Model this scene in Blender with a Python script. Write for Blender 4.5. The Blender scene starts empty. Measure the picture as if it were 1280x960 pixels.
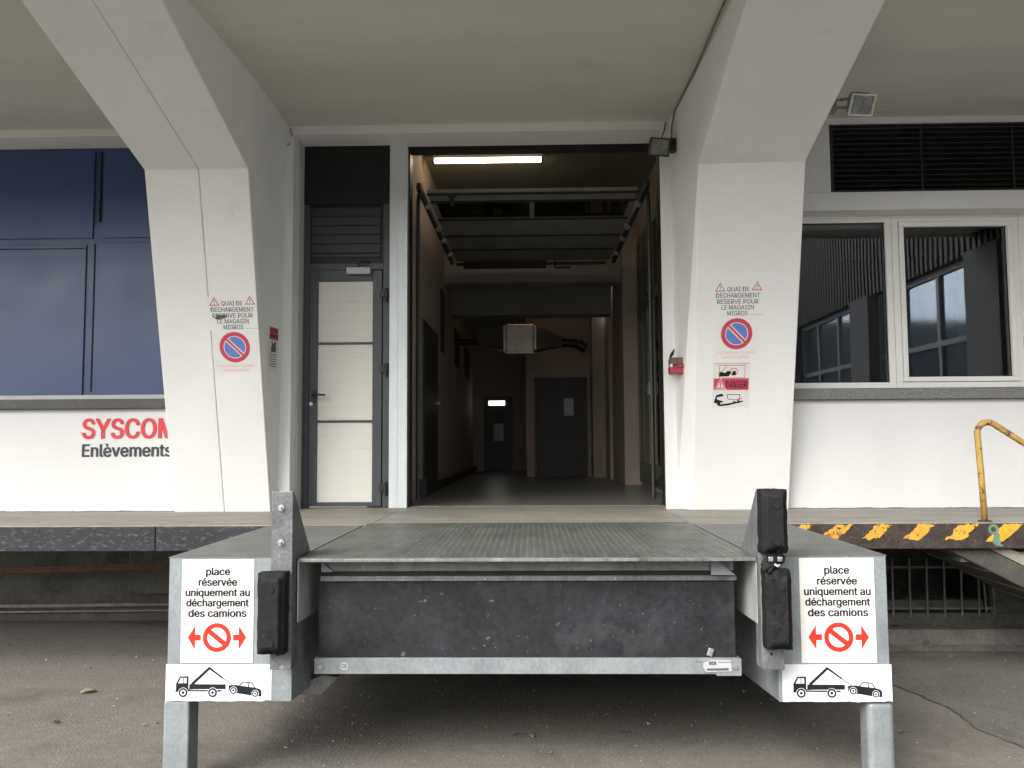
import bpy, bmesh, math, random
from mathutils import Vector, Matrix, noise
random.seed(7)
SC = bpy.context.scene
COL = SC.collection
rad = math.radians

# ------------------------------------------------------------------ camera
PITCH, YAW, ROLL = rad(3.98), math.atan(25/1050), rad(0.35)
cd = bpy.data.cameras.new('camera'); cam = bpy.data.objects.new('camera', cd); COL.objects.link(cam)
fw = Vector((-math.sin(YAW)*math.cos(PITCH), math.cos(YAW)*math.cos(PITCH), math.sin(PITCH)))
r0 = fw.cross(Vector((0, 0, 1))).normalized(); u0 = r0.cross(fw)
r1 = r0*math.cos(ROLL) - u0*math.sin(ROLL); u1 = r0*math.sin(ROLL) + u0*math.cos(ROLL)
M = Matrix((r1, u1, -fw)).transposed().to_4x4(); M.translation = Vector((0, 0, 1.72))
cam.matrix_world = M
cd.sensor_width = 36; cd.lens = 36*1050/1280; cd.clip_start = 0.05; cd.clip_end = 2000
SC.camera = cam

# ------------------------------------------------------------------ light
SUN_EL, SUN_AZ = 38, 214          # azimuth clockwise from +Y: behind the camera, slightly left
w = bpy.data.worlds.new('World'); SC.world = w; w.use_nodes = True
nt = w.node_tree; bg = nt.nodes['Background']
sky = nt.nodes.new('ShaderNodeTexSky'); sky.sky_type = 'NISHITA'; sky.sun_disc = False
sky.sun_elevation = rad(SUN_EL); sky.sun_rotation = rad(SUN_AZ); sky.dust_density = 4; sky.air_density = 1.0
hs = nt.nodes.new('ShaderNodeHueSaturation'); hs.inputs['Saturation'].default_value = 0.22
nt.links.new(sky.outputs[0], hs.inputs['Color']); nt.links.new(hs.outputs[0], bg.inputs['Color'])
bg.inputs['Strength'].default_value = 0.15
sd = bpy.data.lights.new('sun', 'SUN'); sd.energy = 0.8; sd.angle = rad(36); sd.color = (1, .97, .92)
so = bpy.data.objects.new('sun', sd); COL.objects.link(so); so.location = (-5, -10, 20)
sdir = Vector((math.sin(rad(SUN_AZ))*math.cos(rad(SUN_EL)), math.cos(rad(SUN_AZ))*math.cos(rad(SUN_EL)), math.sin(rad(SUN_EL))))
so.rotation_euler = sdir.to_track_quat('Z', 'Y').to_euler()
SC.view_settings.view_transform = 'Standard'; SC.view_settings.look = 'None'
SC.view_settings.exposure = 1.3; SC.view_settings.gamma = 1
SC.render.engine = 'CYCLES'
SC.cycles.max_bounces = 10; SC.cycles.diffuse_bounces = 7

# ------------------------------------------------------------------ materials
def mat(name, col, rough=.6, metal=0, ns=3.0, var=.12, bump=0, bs=60, dirt=None, dth=.6, dsc=2.0, dsoft=.12, stretch=(1, 1, 1), spec=.5, rvar=0, detail=6, fine=0, coat=0, fs=180):
    m = bpy.data.materials.new(name); m.use_nodes = True
    t = m.node_tree; N = t.nodes.new; L = t.links.new
    p = t.nodes['Principled BSDF']
    p.inputs['Roughness'].default_value = rough; p.inputs['Metallic'].default_value = metal
    p.inputs['Specular IOR Level'].default_value = spec; p.inputs['Coat Weight'].default_value = coat
    p.inputs['Coat Roughness'].default_value = .25
    tc = N('ShaderNodeTexCoord'); mp = N('ShaderNodeMapping'); mp.inputs['Scale'].default_value = stretch
    L(tc.outputs['Object'], mp.inputs['Vector'])
    def nz(scale, det=detail, vec=mp.outputs[0], r=.55):
        n = N('ShaderNodeTexNoise'); n.inputs['Scale'].default_value = scale; n.inputs['Detail'].default_value = det
        n.inputs['Roughness'].default_value = r; L(vec, n.inputs['Vector']); return n.outputs['Fac']
    def rng(fac, a, b, c, d):
        r = N('ShaderNodeMapRange'); L(fac, r.inputs[0])
        for i, v in enumerate((a, b, c, d)): r.inputs[i+1].default_value = v
        return r.outputs[0]
    f = rng(nz(ns), .3, .7, 1-var, 1+var)
    if var > .1:
        f1 = rng(nz(ns*7+8, 5), .32, .68, 1-var*.7, 1+var*.7)
        m1 = N('ShaderNodeMath'); m1.operation = 'MULTIPLY'; L(f, m1.inputs[0]); L(f1, m1.inputs[1]); f = m1.outputs[0]
    mul = N('ShaderNodeMix'); mul.data_type = 'RGBA'; mul.blend_type = 'MULTIPLY'; mul.inputs[0].default_value = 1
    mul.inputs[6].default_value = (*col, 1)
    if fine:
        f2 = rng(nz(fs, 4, r=.7), .32, .68, 1-fine, 1+fine)
        mm = N('ShaderNodeMath'); mm.operation = 'MULTIPLY'; L(f, mm.inputs[0]); L(f2, mm.inputs[1]); f = mm.outputs[0]
    L(f, mul.inputs[7]); out = mul.outputs[2]
    dirts = dirt if isinstance(dirt, list) else ([(dirt, dth, dsc, dsoft)] if dirt else [])
    for (dc, th, sc, sf) in dirts:
        d = rng(nz(sc, 8, r=.65), th, th+sf, 0, 1)
        mx = N('ShaderNodeMix'); mx.data_type = 'RGBA'; L(d, mx.inputs[0]); L(out, mx.inputs[6]); mx.inputs[7].default_value = (*dc, 1); out = mx.outputs[2]
    L(out, p.inputs['Base Color'])
    if rvar:
        L(rng(nz(ns*1.7), .3, .7, rough-rvar, rough+rvar), p.inputs['Roughness'])
    if bump:
        b = N('ShaderNodeBump'); b.inputs['Strength'].default_value = bump; b.inputs['Distance'].default_value = .01
        L(nz(bs, 4, tc.outputs['Object']), b.inputs['Height']); L(b.outputs[0], p.inputs['Normal'])
    return m
def emit(name, col, s):
    m = bpy.data.materials.new(name); m.use_nodes = True; p = m.node_tree.nodes['Principled BSDF']
    p.inputs['Base Color'].default_value = (.8, .8, .8, 1); p.inputs['Emission Color'].default_value = (*col, 1); p.inputs['Emission Strength'].default_value = s
    return m
def glass(name, tint=(.75, .8, .82), rough=0.0, boost=2.2):
    m = bpy.data.materials.new(name); m.use_nodes = True; t = m.node_tree; N = t.nodes.new; L = t.links.new
    t.nodes.remove(t.nodes['Principled BSDF'])
    tr = N('ShaderNodeBsdfTransparent'); tr.inputs[0].default_value = (*tint, 1)
    gl = N('ShaderNodeBsdfGlossy'); gl.inputs['Roughness'].default_value = rough
    tc = N('ShaderNodeTexCoord'); n = N('ShaderNodeTexNoise'); n.inputs['Scale'].default_value = 1.1; n.inputs['Detail'].default_value = 1
    L(tc.outputs['Object'], n.inputs['Vector'])
    b = N('ShaderNodeBump'); b.inputs['Strength'].default_value = .05; b.inputs['Distance'].default_value = .02; L(n.outputs['Fac'], b.inputs['Height'])
    L(b.outputs[0], gl.inputs['Normal'])
    fr = N('ShaderNodeFresnel'); fr.inputs[0].default_value = 1.5
    mm = N('ShaderNodeMath'); mm.operation = 'MULTIPLY'; mm.inputs[1].default_value = boost; mm.use_clamp = True; L(fr.outputs[0], mm.inputs[0])
    mx = N('ShaderNodeMixShader'); L(mm.outputs[0], mx.inputs[0]); L(tr.outputs[0], mx.inputs[1]); L(gl.outputs[0], mx.inputs[2])
    L(mx.outputs[0], t.nodes['Material Output'].inputs[0])
    return m

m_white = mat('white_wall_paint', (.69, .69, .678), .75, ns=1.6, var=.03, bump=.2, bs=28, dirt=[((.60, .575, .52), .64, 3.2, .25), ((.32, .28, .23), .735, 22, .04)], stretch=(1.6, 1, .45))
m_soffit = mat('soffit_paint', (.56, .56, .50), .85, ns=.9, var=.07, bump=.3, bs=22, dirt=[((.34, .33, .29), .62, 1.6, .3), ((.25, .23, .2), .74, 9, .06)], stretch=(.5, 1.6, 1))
m_fin = mat('pillar_paint', (.77, .77, .748), .75, ns=1.3, var=.035, bump=.4, bs=20, dirt=[((.62, .6, .55), .62, 3, .25), ((.3, .26, .2), .745, 24, .03)], stretch=(1.3, 1, .6))
m_reveal = mat('reveal_paint', (.50, .50, .48), .7, ns=3, var=.06, bump=.1, dirt=(.3, .28, .25), dth=.68, dsc=6)
m_blue = mat('blue_cladding_paint', (.033, .064, .155), .34, ns=1.2, var=.08, bump=.03, bs=12, rvar=.05, dirt=(.09, .12, .2), dth=.7, dsc=5)
m_darksill = mat('dark_sill_metal', (.05, .052, .05), .5, ns=3, var=.2, dirt=(.13, .12, .11), dth=.66, dsc=9)
m_granite = mat('granite_sill', (.17, .17, .16), .6, ns=110, var=.65, detail=2, dirt=(.4, .4, .38), dth=.66, dsc=90, dsoft=.03)
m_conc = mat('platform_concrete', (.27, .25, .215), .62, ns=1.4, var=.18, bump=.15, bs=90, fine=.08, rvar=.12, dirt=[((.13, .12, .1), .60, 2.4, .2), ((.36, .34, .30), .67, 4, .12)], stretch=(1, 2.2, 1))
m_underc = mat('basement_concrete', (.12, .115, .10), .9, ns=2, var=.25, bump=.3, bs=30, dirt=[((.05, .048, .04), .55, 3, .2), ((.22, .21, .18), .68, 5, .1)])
m_kerbc = mat('kerb_concrete', (.17, .165, .145), .9, ns=5, var=.25, bump=.5, bs=40, fine=.15, dirt=(.07, .065, .06), dth=.58, dsc=7)
m_steel_edge = mat('dark_edge_steel', (.020, .023, .027), .6, 0, spec=.35, ns=4, var=.3, bump=.15, bs=40, dirt=[((.10, .10, .098), .54, 20, .14), ((.20, .13, .06), .70, 6, .06)], stretch=(1, 1, 2))
m_rust_edge = mat('rusty_edge_steel', (.045, .032, .028), .7, .1, ns=8, var=.4, bump=.5, bs=45, dirt=[((.13, .06, .035), .60, 12, .08), ((.20, .17, .15), .70, 26, .04)])
m_yellow = mat('worn_yellow_paint', (.62, .33, .035), .55, ns=6, var=.12, bump=.5, bs=60, dirt=[((.26, .09, .02), .56, 24, .05), ((.045, .03, .025), .60, 30, .03)])
m_yellow_clean = mat('yellow_paint', (.62, .34, .03), .5, ns=6, var=.12, bump=.3, bs=60, dirt=[((.33, .12, .02), .62, 26, .04)])
m_railpaint = mat('yellow_rail_paint', (.40, .255, .055), .5, ns=9, var=.15, bump=.3, bs=60, dirt=[((.09, .06, .035), .55, 24, .05), ((.62, .54, .4), .68, 22, .04)])
m_teal = mat('teal_spray_paint', (.12, .22, .16), .6, ns=20, var=.2, dirt=(.05, .035, .03), dth=.62, dsc=30)
m_galv = mat('galvanised_steel', (.24, .262, .272), .5, .2, ns=9, var=.16, bump=.06, bs=30, fine=.05, rvar=.1, dirt=[((.23, .24, .24), .60, 5, .15), ((.38, .41, .43), .66, 14, .1)], stretch=(1, 1, .6))
m_galv_dirty = mat('weathered_galvanised_steel', (.21, .22, .22), .5, .45, ns=11, var=.25, bump=.1, bs=35, fine=.08, rvar=.12, dirt=[((.10, .10, .095), .57, 7, .14), ((.5, .51, .5), .66, 13, .08)], stretch=(1, 1, .45))
m_galv_worn = mat('stained_galvanised_steel', (.15, .16, .165), .5, .3, ns=9, var=.35, bump=.1, bs=35, fine=.08, rvar=.12, dirt=[((.06, .06, .058), .55, 9, .12), ((.42, .42, .41), .64, 17, .08), ((.2, .12, .06), .72, 14, .05)])
m_toe = mat('lightened_zinc_sheet', (.38, .39, .39), .5, .05, ns=9, var=.2, dirt=[((.2, .2, .19), .6, 9, .15)], stretch=(1, 1, .4))  # zinc made paler: light on the shaded toe guards is put into the colour
m_galv_post = mat('zinc_post', (.60, .64, .64), .5, .35, ns=7, var=.08, bump=.04, fine=.03, dirt=(.38, .4, .4), dth=.68, dsc=8, stretch=(1, 1, .3))
m_tread = mat('worn_tread_plate', (.15, .153, .14), .5, .45, ns=3, var=.2, bump=.12, bs=140, fine=.12, rvar=.1, dirt=[((.09, .088, .078), .55, 2.4, .18), ((.30, .30, .28), .69, 26, .06)], stretch=(2.2, .8, 1))
m_sidetop = mat('side_deck_plate', (.175, .178, .17), .55, .4, ns=5, var=.15, bump=.12, bs=140, fine=.12, dirt=[((.13, .13, .12), .57, 4, .2)])
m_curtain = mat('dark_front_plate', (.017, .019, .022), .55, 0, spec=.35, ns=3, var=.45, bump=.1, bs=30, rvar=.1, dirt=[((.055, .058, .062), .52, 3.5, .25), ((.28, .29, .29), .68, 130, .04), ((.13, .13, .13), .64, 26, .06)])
m_inner = mat('inner_steel', (.10, .103, .103), .55, .3, ns=6, var=.3, dirt=[((.26, .27, .27), .66, 5, .15)], stretch=(1, 1, .3))
m_rubber = mat('black_rubber', (.010, .010, .011), .75, spec=.3, ns=10, var=.35, bump=.35, bs=55, dirt=(.055, .054, .052), dth=.64, dsc=13)
m_rubber_torn = mat('torn_rubber', (.010, .010, .010), .75, spec=.3, ns=10, var=.4, bump=1, bs=28, dirt=(.05, .05, .05), dth=.66, dsc=22)
m_bolt = mat('bright_bolt_steel', (.55, .56, .56), .35, .8, ns=30, var=.2)
m_hole = mat('hole_dark', (.008, .008, .008), .9)
m_anthra = mat('anthracite_frame', (.042, .05, .056), .45, 0, ns=3, var=.08, bump=.03, rvar=.05, dirt=(.09, .1, .1), dth=.7, dsc=7)
m_blackpanel = mat('black_door_panel', (.012, .013, .014), .45, 0, spec=.3, ns=3, var=.15, bump=.03)
m_cream = mat('cream_door_panel', (.66, .655, .59), .55, ns=2, var=.03, bump=.08, bs=90, dirt=(.5, .48, .42), dth=.72, dsc=9)
m_blackmetal = mat('black_metal', (.018, .018, .018), .45, .2, ns=6, var=.2)
m_louver = mat('louver_metal', (.022, .02, .018), .55, .2, ns=5, var=.3, dirt=(.05, .045, .04), dth=.68, dsc=12)
m_frame = mat('white_window_frame', (.78, .78, .74), .4, ns=3, var=.02, dirt=(.5, .48, .42), dth=.74, dsc=14)
m_pinkwall = mat('interior_pink_wall', (.45, .37, .31), .75, ns=1.5, var=.08, bump=.05, dirt=(.25, .18, .15), dth=.66, dsc=3)
m_inceil = mat('interior_ceiling_paint', (.26, .26, .235), .8, ns=1, var=.08)
m_infloor = mat('interior_floor_paint', (.21, .212, .19), .3, ns=1.2, var=.12, bump=.02, dirt=[((.15, .15, .135), .55, 1.2, .3)])
m_darkdoor = mat('dark_interior_door', (.03, .036, .038), .45, ns=3, var=.15)
m_greendoor = mat('grey_green_door', (.05, .048, .038), .5, ns=3, var=.12)
m_olive = mat('olive_door_frame', (.13, .14, .09), .5, ns=4, var=.15)
m_plinth = mat('dark_plinth', (.045, .038, .035), .6, ns=4, var=.3, dirt=(.12, .1, .08), dth=.68, dsc=9)
m_roller = mat('overhead_door_panel', (.24, .24, .22), .5, .1, ns=3, var=.1)
m_track = mat('black_track_steel', (.03, .03, .028), .45, .4, ns=8, var=.25)
m_pale = mat('pale_bracket', (.4, .41, .4), .5, .3)
m_ductdark = mat('dull_duct_metal', (.10, .095, .085), .5, .4, ns=5, var=.2)
m_duct = mat('duct_sheet_metal', (.45, .44, .40), .38, .75, ns=5, var=.12, bump=.04)
m_tube = emit('lit_tube', (1, .80, .52), 6)
m_slot = emit('lit_window_slot', (1, .97, .85), 1.4)
m_backtube = emit('dim_lit_tube', (1, .72, .42), 2.2)
m_rustpipe = mat('rusty_pipe_paint', (.20, .09, .055), .7, ns=9, var=.3, dirt=(.07, .04, .03), dth=.6, dsc=9)
m_palepipe = mat('pale_pipe_paint', (.30, .29, .24), .6, ns=9, var=.2, dirt=(.1, .09, .07), dth=.63, dsc=10)
m_grille = mat('grey_grille_paint', (.17, .18, .17), .6, .2, ns=12, var=.25, dirt=(.09, .06, .04), dth=.64, dsc=14)
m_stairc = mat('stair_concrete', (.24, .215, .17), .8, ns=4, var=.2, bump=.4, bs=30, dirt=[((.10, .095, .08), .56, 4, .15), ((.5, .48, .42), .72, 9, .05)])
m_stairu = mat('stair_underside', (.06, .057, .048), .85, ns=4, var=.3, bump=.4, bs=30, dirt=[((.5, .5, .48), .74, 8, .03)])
m_red = mat('red_lamp_paint', (.36, .03, .045), .4, ns=12, var=.2, dirt=(.18, .13, .12), dth=.64, dsc=24)
m_redback = mat('faded_lamp_top', (.13, .075, .07), .7, ns=22, var=.3, dirt=(.4, .38, .35), dth=.66, dsc=40)
m_lampglass = mat('lamp_lens', (.20, .22, .20), .12, .2, ns=16, var=.5, stretch=(3, 1, 1), spec=.8)
m_lampwhite = mat('white_lamp_metal', (.58, .55, .50), .5, .1, ns=12, var=.15, dirt=(.28, .24, .2), dth=.62, dsc=16)
m_lampbody = mat('brown_stained_lamp_metal', (.22, .18, .15), .6, .1, ns=18, var=.3, dirt=(.1, .08, .06), dth=.58, dsc=22)
m_signwhite = mat('sign_enamel', (.75, .745, .70), .38, ns=4, var=.02, bump=.02, dirt=(.6, .57, .5), dth=.72, dsc=9)
m_signcool = mat('sign_vinyl', (.72, .73, .75), .42, ns=4, var=.02, dirt=(.62, .61, .58), dth=.72, dsc=12)
m_ink = mat('dark_ink', (.012, .014, .017), .6, spec=.2, ns=20, var=.2)
m_fadeink = mat('faded_ink', (.09, .09, .095), .6, ns=60, var=.2)
m_redink = mat('red_ink', (.62, .035, .02), .6, spec=.2, ns=20, var=.05)
m_fadered = mat('faded_red_ink', (.52, .055, .09), .55, ns=30, var=.12)
m_palered = mat('pale_red_ink', (.75, .34, .32), .6, ns=60, var=.15)
m_fadeblue = mat('faded_blue_ink', (.11, .21, .56), .55, ns=30, var=.12)
m_pinkinner = mat('faded_pink_border', (.80, .60, .60), .6)
m_wallred = mat('red_wall_paint', (.60, .035, .05), .55, ns=12, var=.1)
m_wallblack = mat('black_wall_paint', (.035, .04, .045), .55, ns=12, var=.1)
m_stickergrey = mat('grey_sticker_film', (.42, .43, .43), .5, ns=20, var=.1)
m_signfaded = mat('faded_sign_film', (.75, .745, .72), .6, ns=9, var=.03)
m_stickerwhite = mat('faded_sticker_white', (.70, .69, .66), .6, ns=9, var=.03)
m_siding = mat('corrugated_siding_paint', (.08, .082, .08), .6, .1, ns=3, var=.15)
m_wingwall = mat('neighbour_wall_render', (.16, .16, .17), .85, ns=2, var=.08)
m_wingframe = mat('neighbour_window_frame', (.28, .29, .30), .5)
m_wingglass = mat('neighbour_window_glass', (.55, .66, .80), .08, .9, ns=.8, var=.1)
m_farwall = mat('opposite_wall_render', (.34, .33, .30), .85, ns=2, var=.08)
m_farglass = mat('opposite_window_glass', (.10, .13, .16), .1, .3, spec=.8)
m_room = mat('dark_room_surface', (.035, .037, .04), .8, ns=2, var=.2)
m_curtainfab = mat('dark_blind_fabric', (.05, .052, .058), .8, ns=6, var=.3, stretch=(8, 1, .3))
m_leaf = mat('dry_leaf', (.34, .30, .20), .8, ns=30, var=.3)
m_leafd = mat('dark_dry_leaf', (.10, .075, .05), .8, ns=30, var=.3)
m_roof = mat('building_render', (.62, .61, .58), .8, ns=1, var=.05)
m_glass = glass('window_glass')
m_inglass = glass('interior_glass', (.45, .5, .48), boost=1)
# ground: asphalt with stains, wheel marks, gravelly grain
m_ground = mat('yard_asphalt', (.17, .156, .133), .82, ns=1.1, var=.16, bump=.7, bs=60, fine=.3, fs=75, rvar=.1,
               dirt=[((.085, .077, .065), .50, 1.1, .22), ((.22, .205, .18), .60, 2.3, .16), ((.05, .045, .04), .655, 5.5, .06), ((.32, .30, .26), .70, 45, .03), ((.05, .045, .04), .70, 60, .03), ((.27, .255, .225), .66, 13, .05)], stretch=(.9, 1.1, 1))
m_patch = mat('asphalt_patch', (.125, .118, .104), .85, ns=1.5, var=.18, bump=.9, bs=60, fine=.38, fs=75,
              dirt=[((.065, .062, .055), .55, 1.6, .25), ((.26, .25, .23), .77, 45, .03)])
m_crack = mat('crack_dirt', (.075, .068, .057), .95, ns=8, var=.4)

# ------------------------------------------------------------------ builders
class MB:
    def __init__(s): s.v = []; s.f = []
    def add(s, vs, fs):
        b = len(s.v); s.v += [tuple(v) for v in vs]; s.f += [tuple(i+b for i in f) for f in fs]; return s
    def hexa(s, p):   # p: 4 bottom, 4 top
        return s.add(p, [(0, 1, 2, 3), (4, 5, 6, 7), (0, 1, 5, 4), (1, 2, 6, 5), (2, 3, 7, 6), (3, 0, 4, 7)])
    def box(s, x0, x1, y0, y1, z0, z1):
        return s.hexa([(x0, y0, z0), (x1, y0, z0), (x1, y1, z0), (x0, y1, z0), (x0, y0, z1), (x1, y0, z1), (x1, y1, z1), (x0, y1, z1)])
    def obox(s, c, size, rot):   # oriented box
        R = rot.to_matrix() if not isinstance(rot, Matrix) else rot
        a, b, d = [k/2 for k in size]
        P = [(-a, -b, -d), (a, -b, -d), (a, b, -d), (-a, b, -d), (-a, -b, d), (a, -b, d), (a, b, d), (-a, b, d)]
        return s.hexa([Vector(c)+R@Vector(p) for p in P])
    def quad(s, *p): return s.add(p, [tuple(range(len(p)))])
    def prism(s, pts, axis, c0, c1):
        def P(a, b, c): return {'x': (c, a, b), 'y': (a, c, b), 'z': (a, b, c)}[axis]
        n = len(pts)
        return s.add([P(a, b, c0) for a, b in pts]+[P(a, b, c1) for a, b in pts],
                     [tuple(range(n)), tuple(range(2*n-1, n-1, -1))]+[(i, (i+1) % n, n+(i+1) % n, n+i) for i in range(n)])
    def tube(s, path, r, n=10, caps=True):
        path = [Vector(p) for p in path]; rings = []
        up = None
        for i, p in enumerate(path):
            d = (path[min(i+1, len(path)-1)]-path[max(i-1, 0)]).normalized()
            if up is None: up = Vector((0, 0, 1)) if abs(d.z) < .9 else Vector((1, 0, 0))
            a = d.cross(up).normalized(); b = a.cross(d).normalized(); up = b
            rr = r[i] if isinstance(r, (list, tuple)) else r
            rings.append([p+(a*math.cos(t)+b*math.sin(t))*rr for t in [2*math.pi*k/n for k in range(n)]])
        vs = [v for R in rings for v in R]; fs = []
        for i in range(len(rings)-1):
            for k in range(n): fs.append((i*n+k, i*n+(k+1) % n, (i+1)*n+(k+1) % n, (i+1)*n+k))
        if caps: fs.append(tuple(range(n))); fs.append(tuple(range(len(vs)-1, len(vs)-n-1, -1)))
        return s.add(vs, fs)
    def cyl(s, a, b, r, n=14): return s.tube([a, b], r, n)
    def build(s, name, m, parent=None, bevel=0, smooth=False, seg=2, label=None, recalc=True):
        me = bpy.data.meshes.new(name)
        if parent is not None: org = Vector(ORG[parent.name])
        else:
            xs, ys, zs = zip(*s.v); org = Vector(((min(xs)+max(xs))/2, (min(ys)+max(ys))/2, min(zs)))
        me.from_pydata([Vector(v)-org for v in s.v], [], s.f)
        if recalc:
            bm = bmesh.new(); bm.from_mesh(me); bmesh.ops.recalc_face_normals(bm, faces=bm.faces); bm.to_mesh(bm_me := me); bm.free()
        me.materials.append(m)
        o = bpy.data.objects.new(name, me); COL.objects.link(o)
        ORG[o.name] = tuple(org)
        if parent is not None: o.parent = parent
        else: o.location = org
        if bevel:
            b = o.modifiers.new('Bevel', 'BEVEL'); b.width = bevel; b.segments = seg; b.limit_method = 'ANGLE'; b.angle_limit = rad(30)
        if smooth:
            for p in me.polygons: p.use_smooth = True
        if label: o['label'] = label
        return o
ORG = {}
def thing(name, label, cat, loc, group=None):
    o = bpy.data.objects.new(name, None); COL.objects.link(o); o.location = loc; ORG[o.name] = tuple(loc)
    o.empty_display_size = .1
    return tag(o, label, cat, group)
def tag(o, label, cat, group=None):
    o['label'] = label; o['category'] = cat
    if group: o['group'] = group
    return o
def struct(o): o['kind'] = 'structure'; return o

class Frame:      # a flat local frame for signs: origin o, right u, up v, outward n
    def __init__(s, o, u, v, n): s.o, s.u, s.v, s.n = Vector(o), Vector(u).normalized(), Vector(v).normalized(), Vector(n).normalized()
    def P(s, a, b, l=0): return s.o+s.u*a+s.v*b+s.n*l
def fpoly(mb, F, pts, l): mb.add([F.P(a, b, l) for a, b in pts], [tuple(range(len(pts)))])
def fdisc(mb, F, cx, cy, r, l, n=40): fpoly(mb, F, [(cx+r*math.cos(2*math.pi*k/n), cy+r*math.sin(2*math.pi*k/n)) for k in range(n)], l)
def fring(mb, F, cx, cy, r0, r1, l, n=48):
    vs = []
    for k in range(n):
        c, s_ = math.cos(2*math.pi*k/n), math.sin(2*math.pi*k/n); vs += [F.P(cx+r0*c, cy+r0*s_, l), F.P(cx+r1*c, cy+r1*s_, l)]
    mb.add(vs, [(2*k, 2*k+1, (2*k+3) % (2*n), (2*k+2) % (2*n)) for k in range(n)])
def fline(mb, F, a, b, w0, w1, l):
    a, b = Vector(a), Vector(b); d = (b-a).normalized(); p = Vector((-d.y, d.x))
    fpoly(mb, F, [a+p*w0/2, a-p*w0/2, b-p*w1/2, b+p*w1/2], l)
def fplate(mb, F, w_, h, t=.002, lift=.0005):
    mb.hexa([F.P(0, 0, lift), F.P(w_, 0, lift), F.P(w_, h, lift), F.P(0, h, lift), F.P(0, 0, t+lift), F.P(w_, 0, t+lift), F.P(w_, h, t+lift), F.P(0, h, t+lift)])
def ftext(mb, F, s, cx, base, cap, width, l, bold=0.0, align='C'):
    """lettering from the outline table; bold = stroke gain in em"""
    x = 0; parts = []; lo, hi = 1e9, -1e9
    for ch in s:
        adv, vs, fs = GLY[ch]
        if vs:
            parts.append((x, vs, fs)); lo = min(lo, x+min(vs[0::2])); hi = max(hi, x+max(vs[0::2]))
        x += adv
    sx = width/(hi-lo); sy = cap/509.0; off = (cx-width/2 if align == 'C' else cx)
    shifts = [(0, 0)] if not bold else [(bold*1000*math.cos(k*math.pi/4), bold*450*math.sin(k*math.pi/4)) for k in range(8)]
    for q, (dx, dy) in enumerate(shifts):
        for (px, vs, fs) in parts:
            n0 = len(mb.v)
            mb.v += [tuple(F.P(off+(px+vs[i]-lo+dx)*sx, base+(vs[i+1]+dy)*sy, l+q*.00012)) for i in range(0, len(vs), 2)]
            mb.f += [(fs[i]+n0, fs[i+1]+n0, fs[i+2]+n0) for i in range(0, len(fs), 3)]

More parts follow.
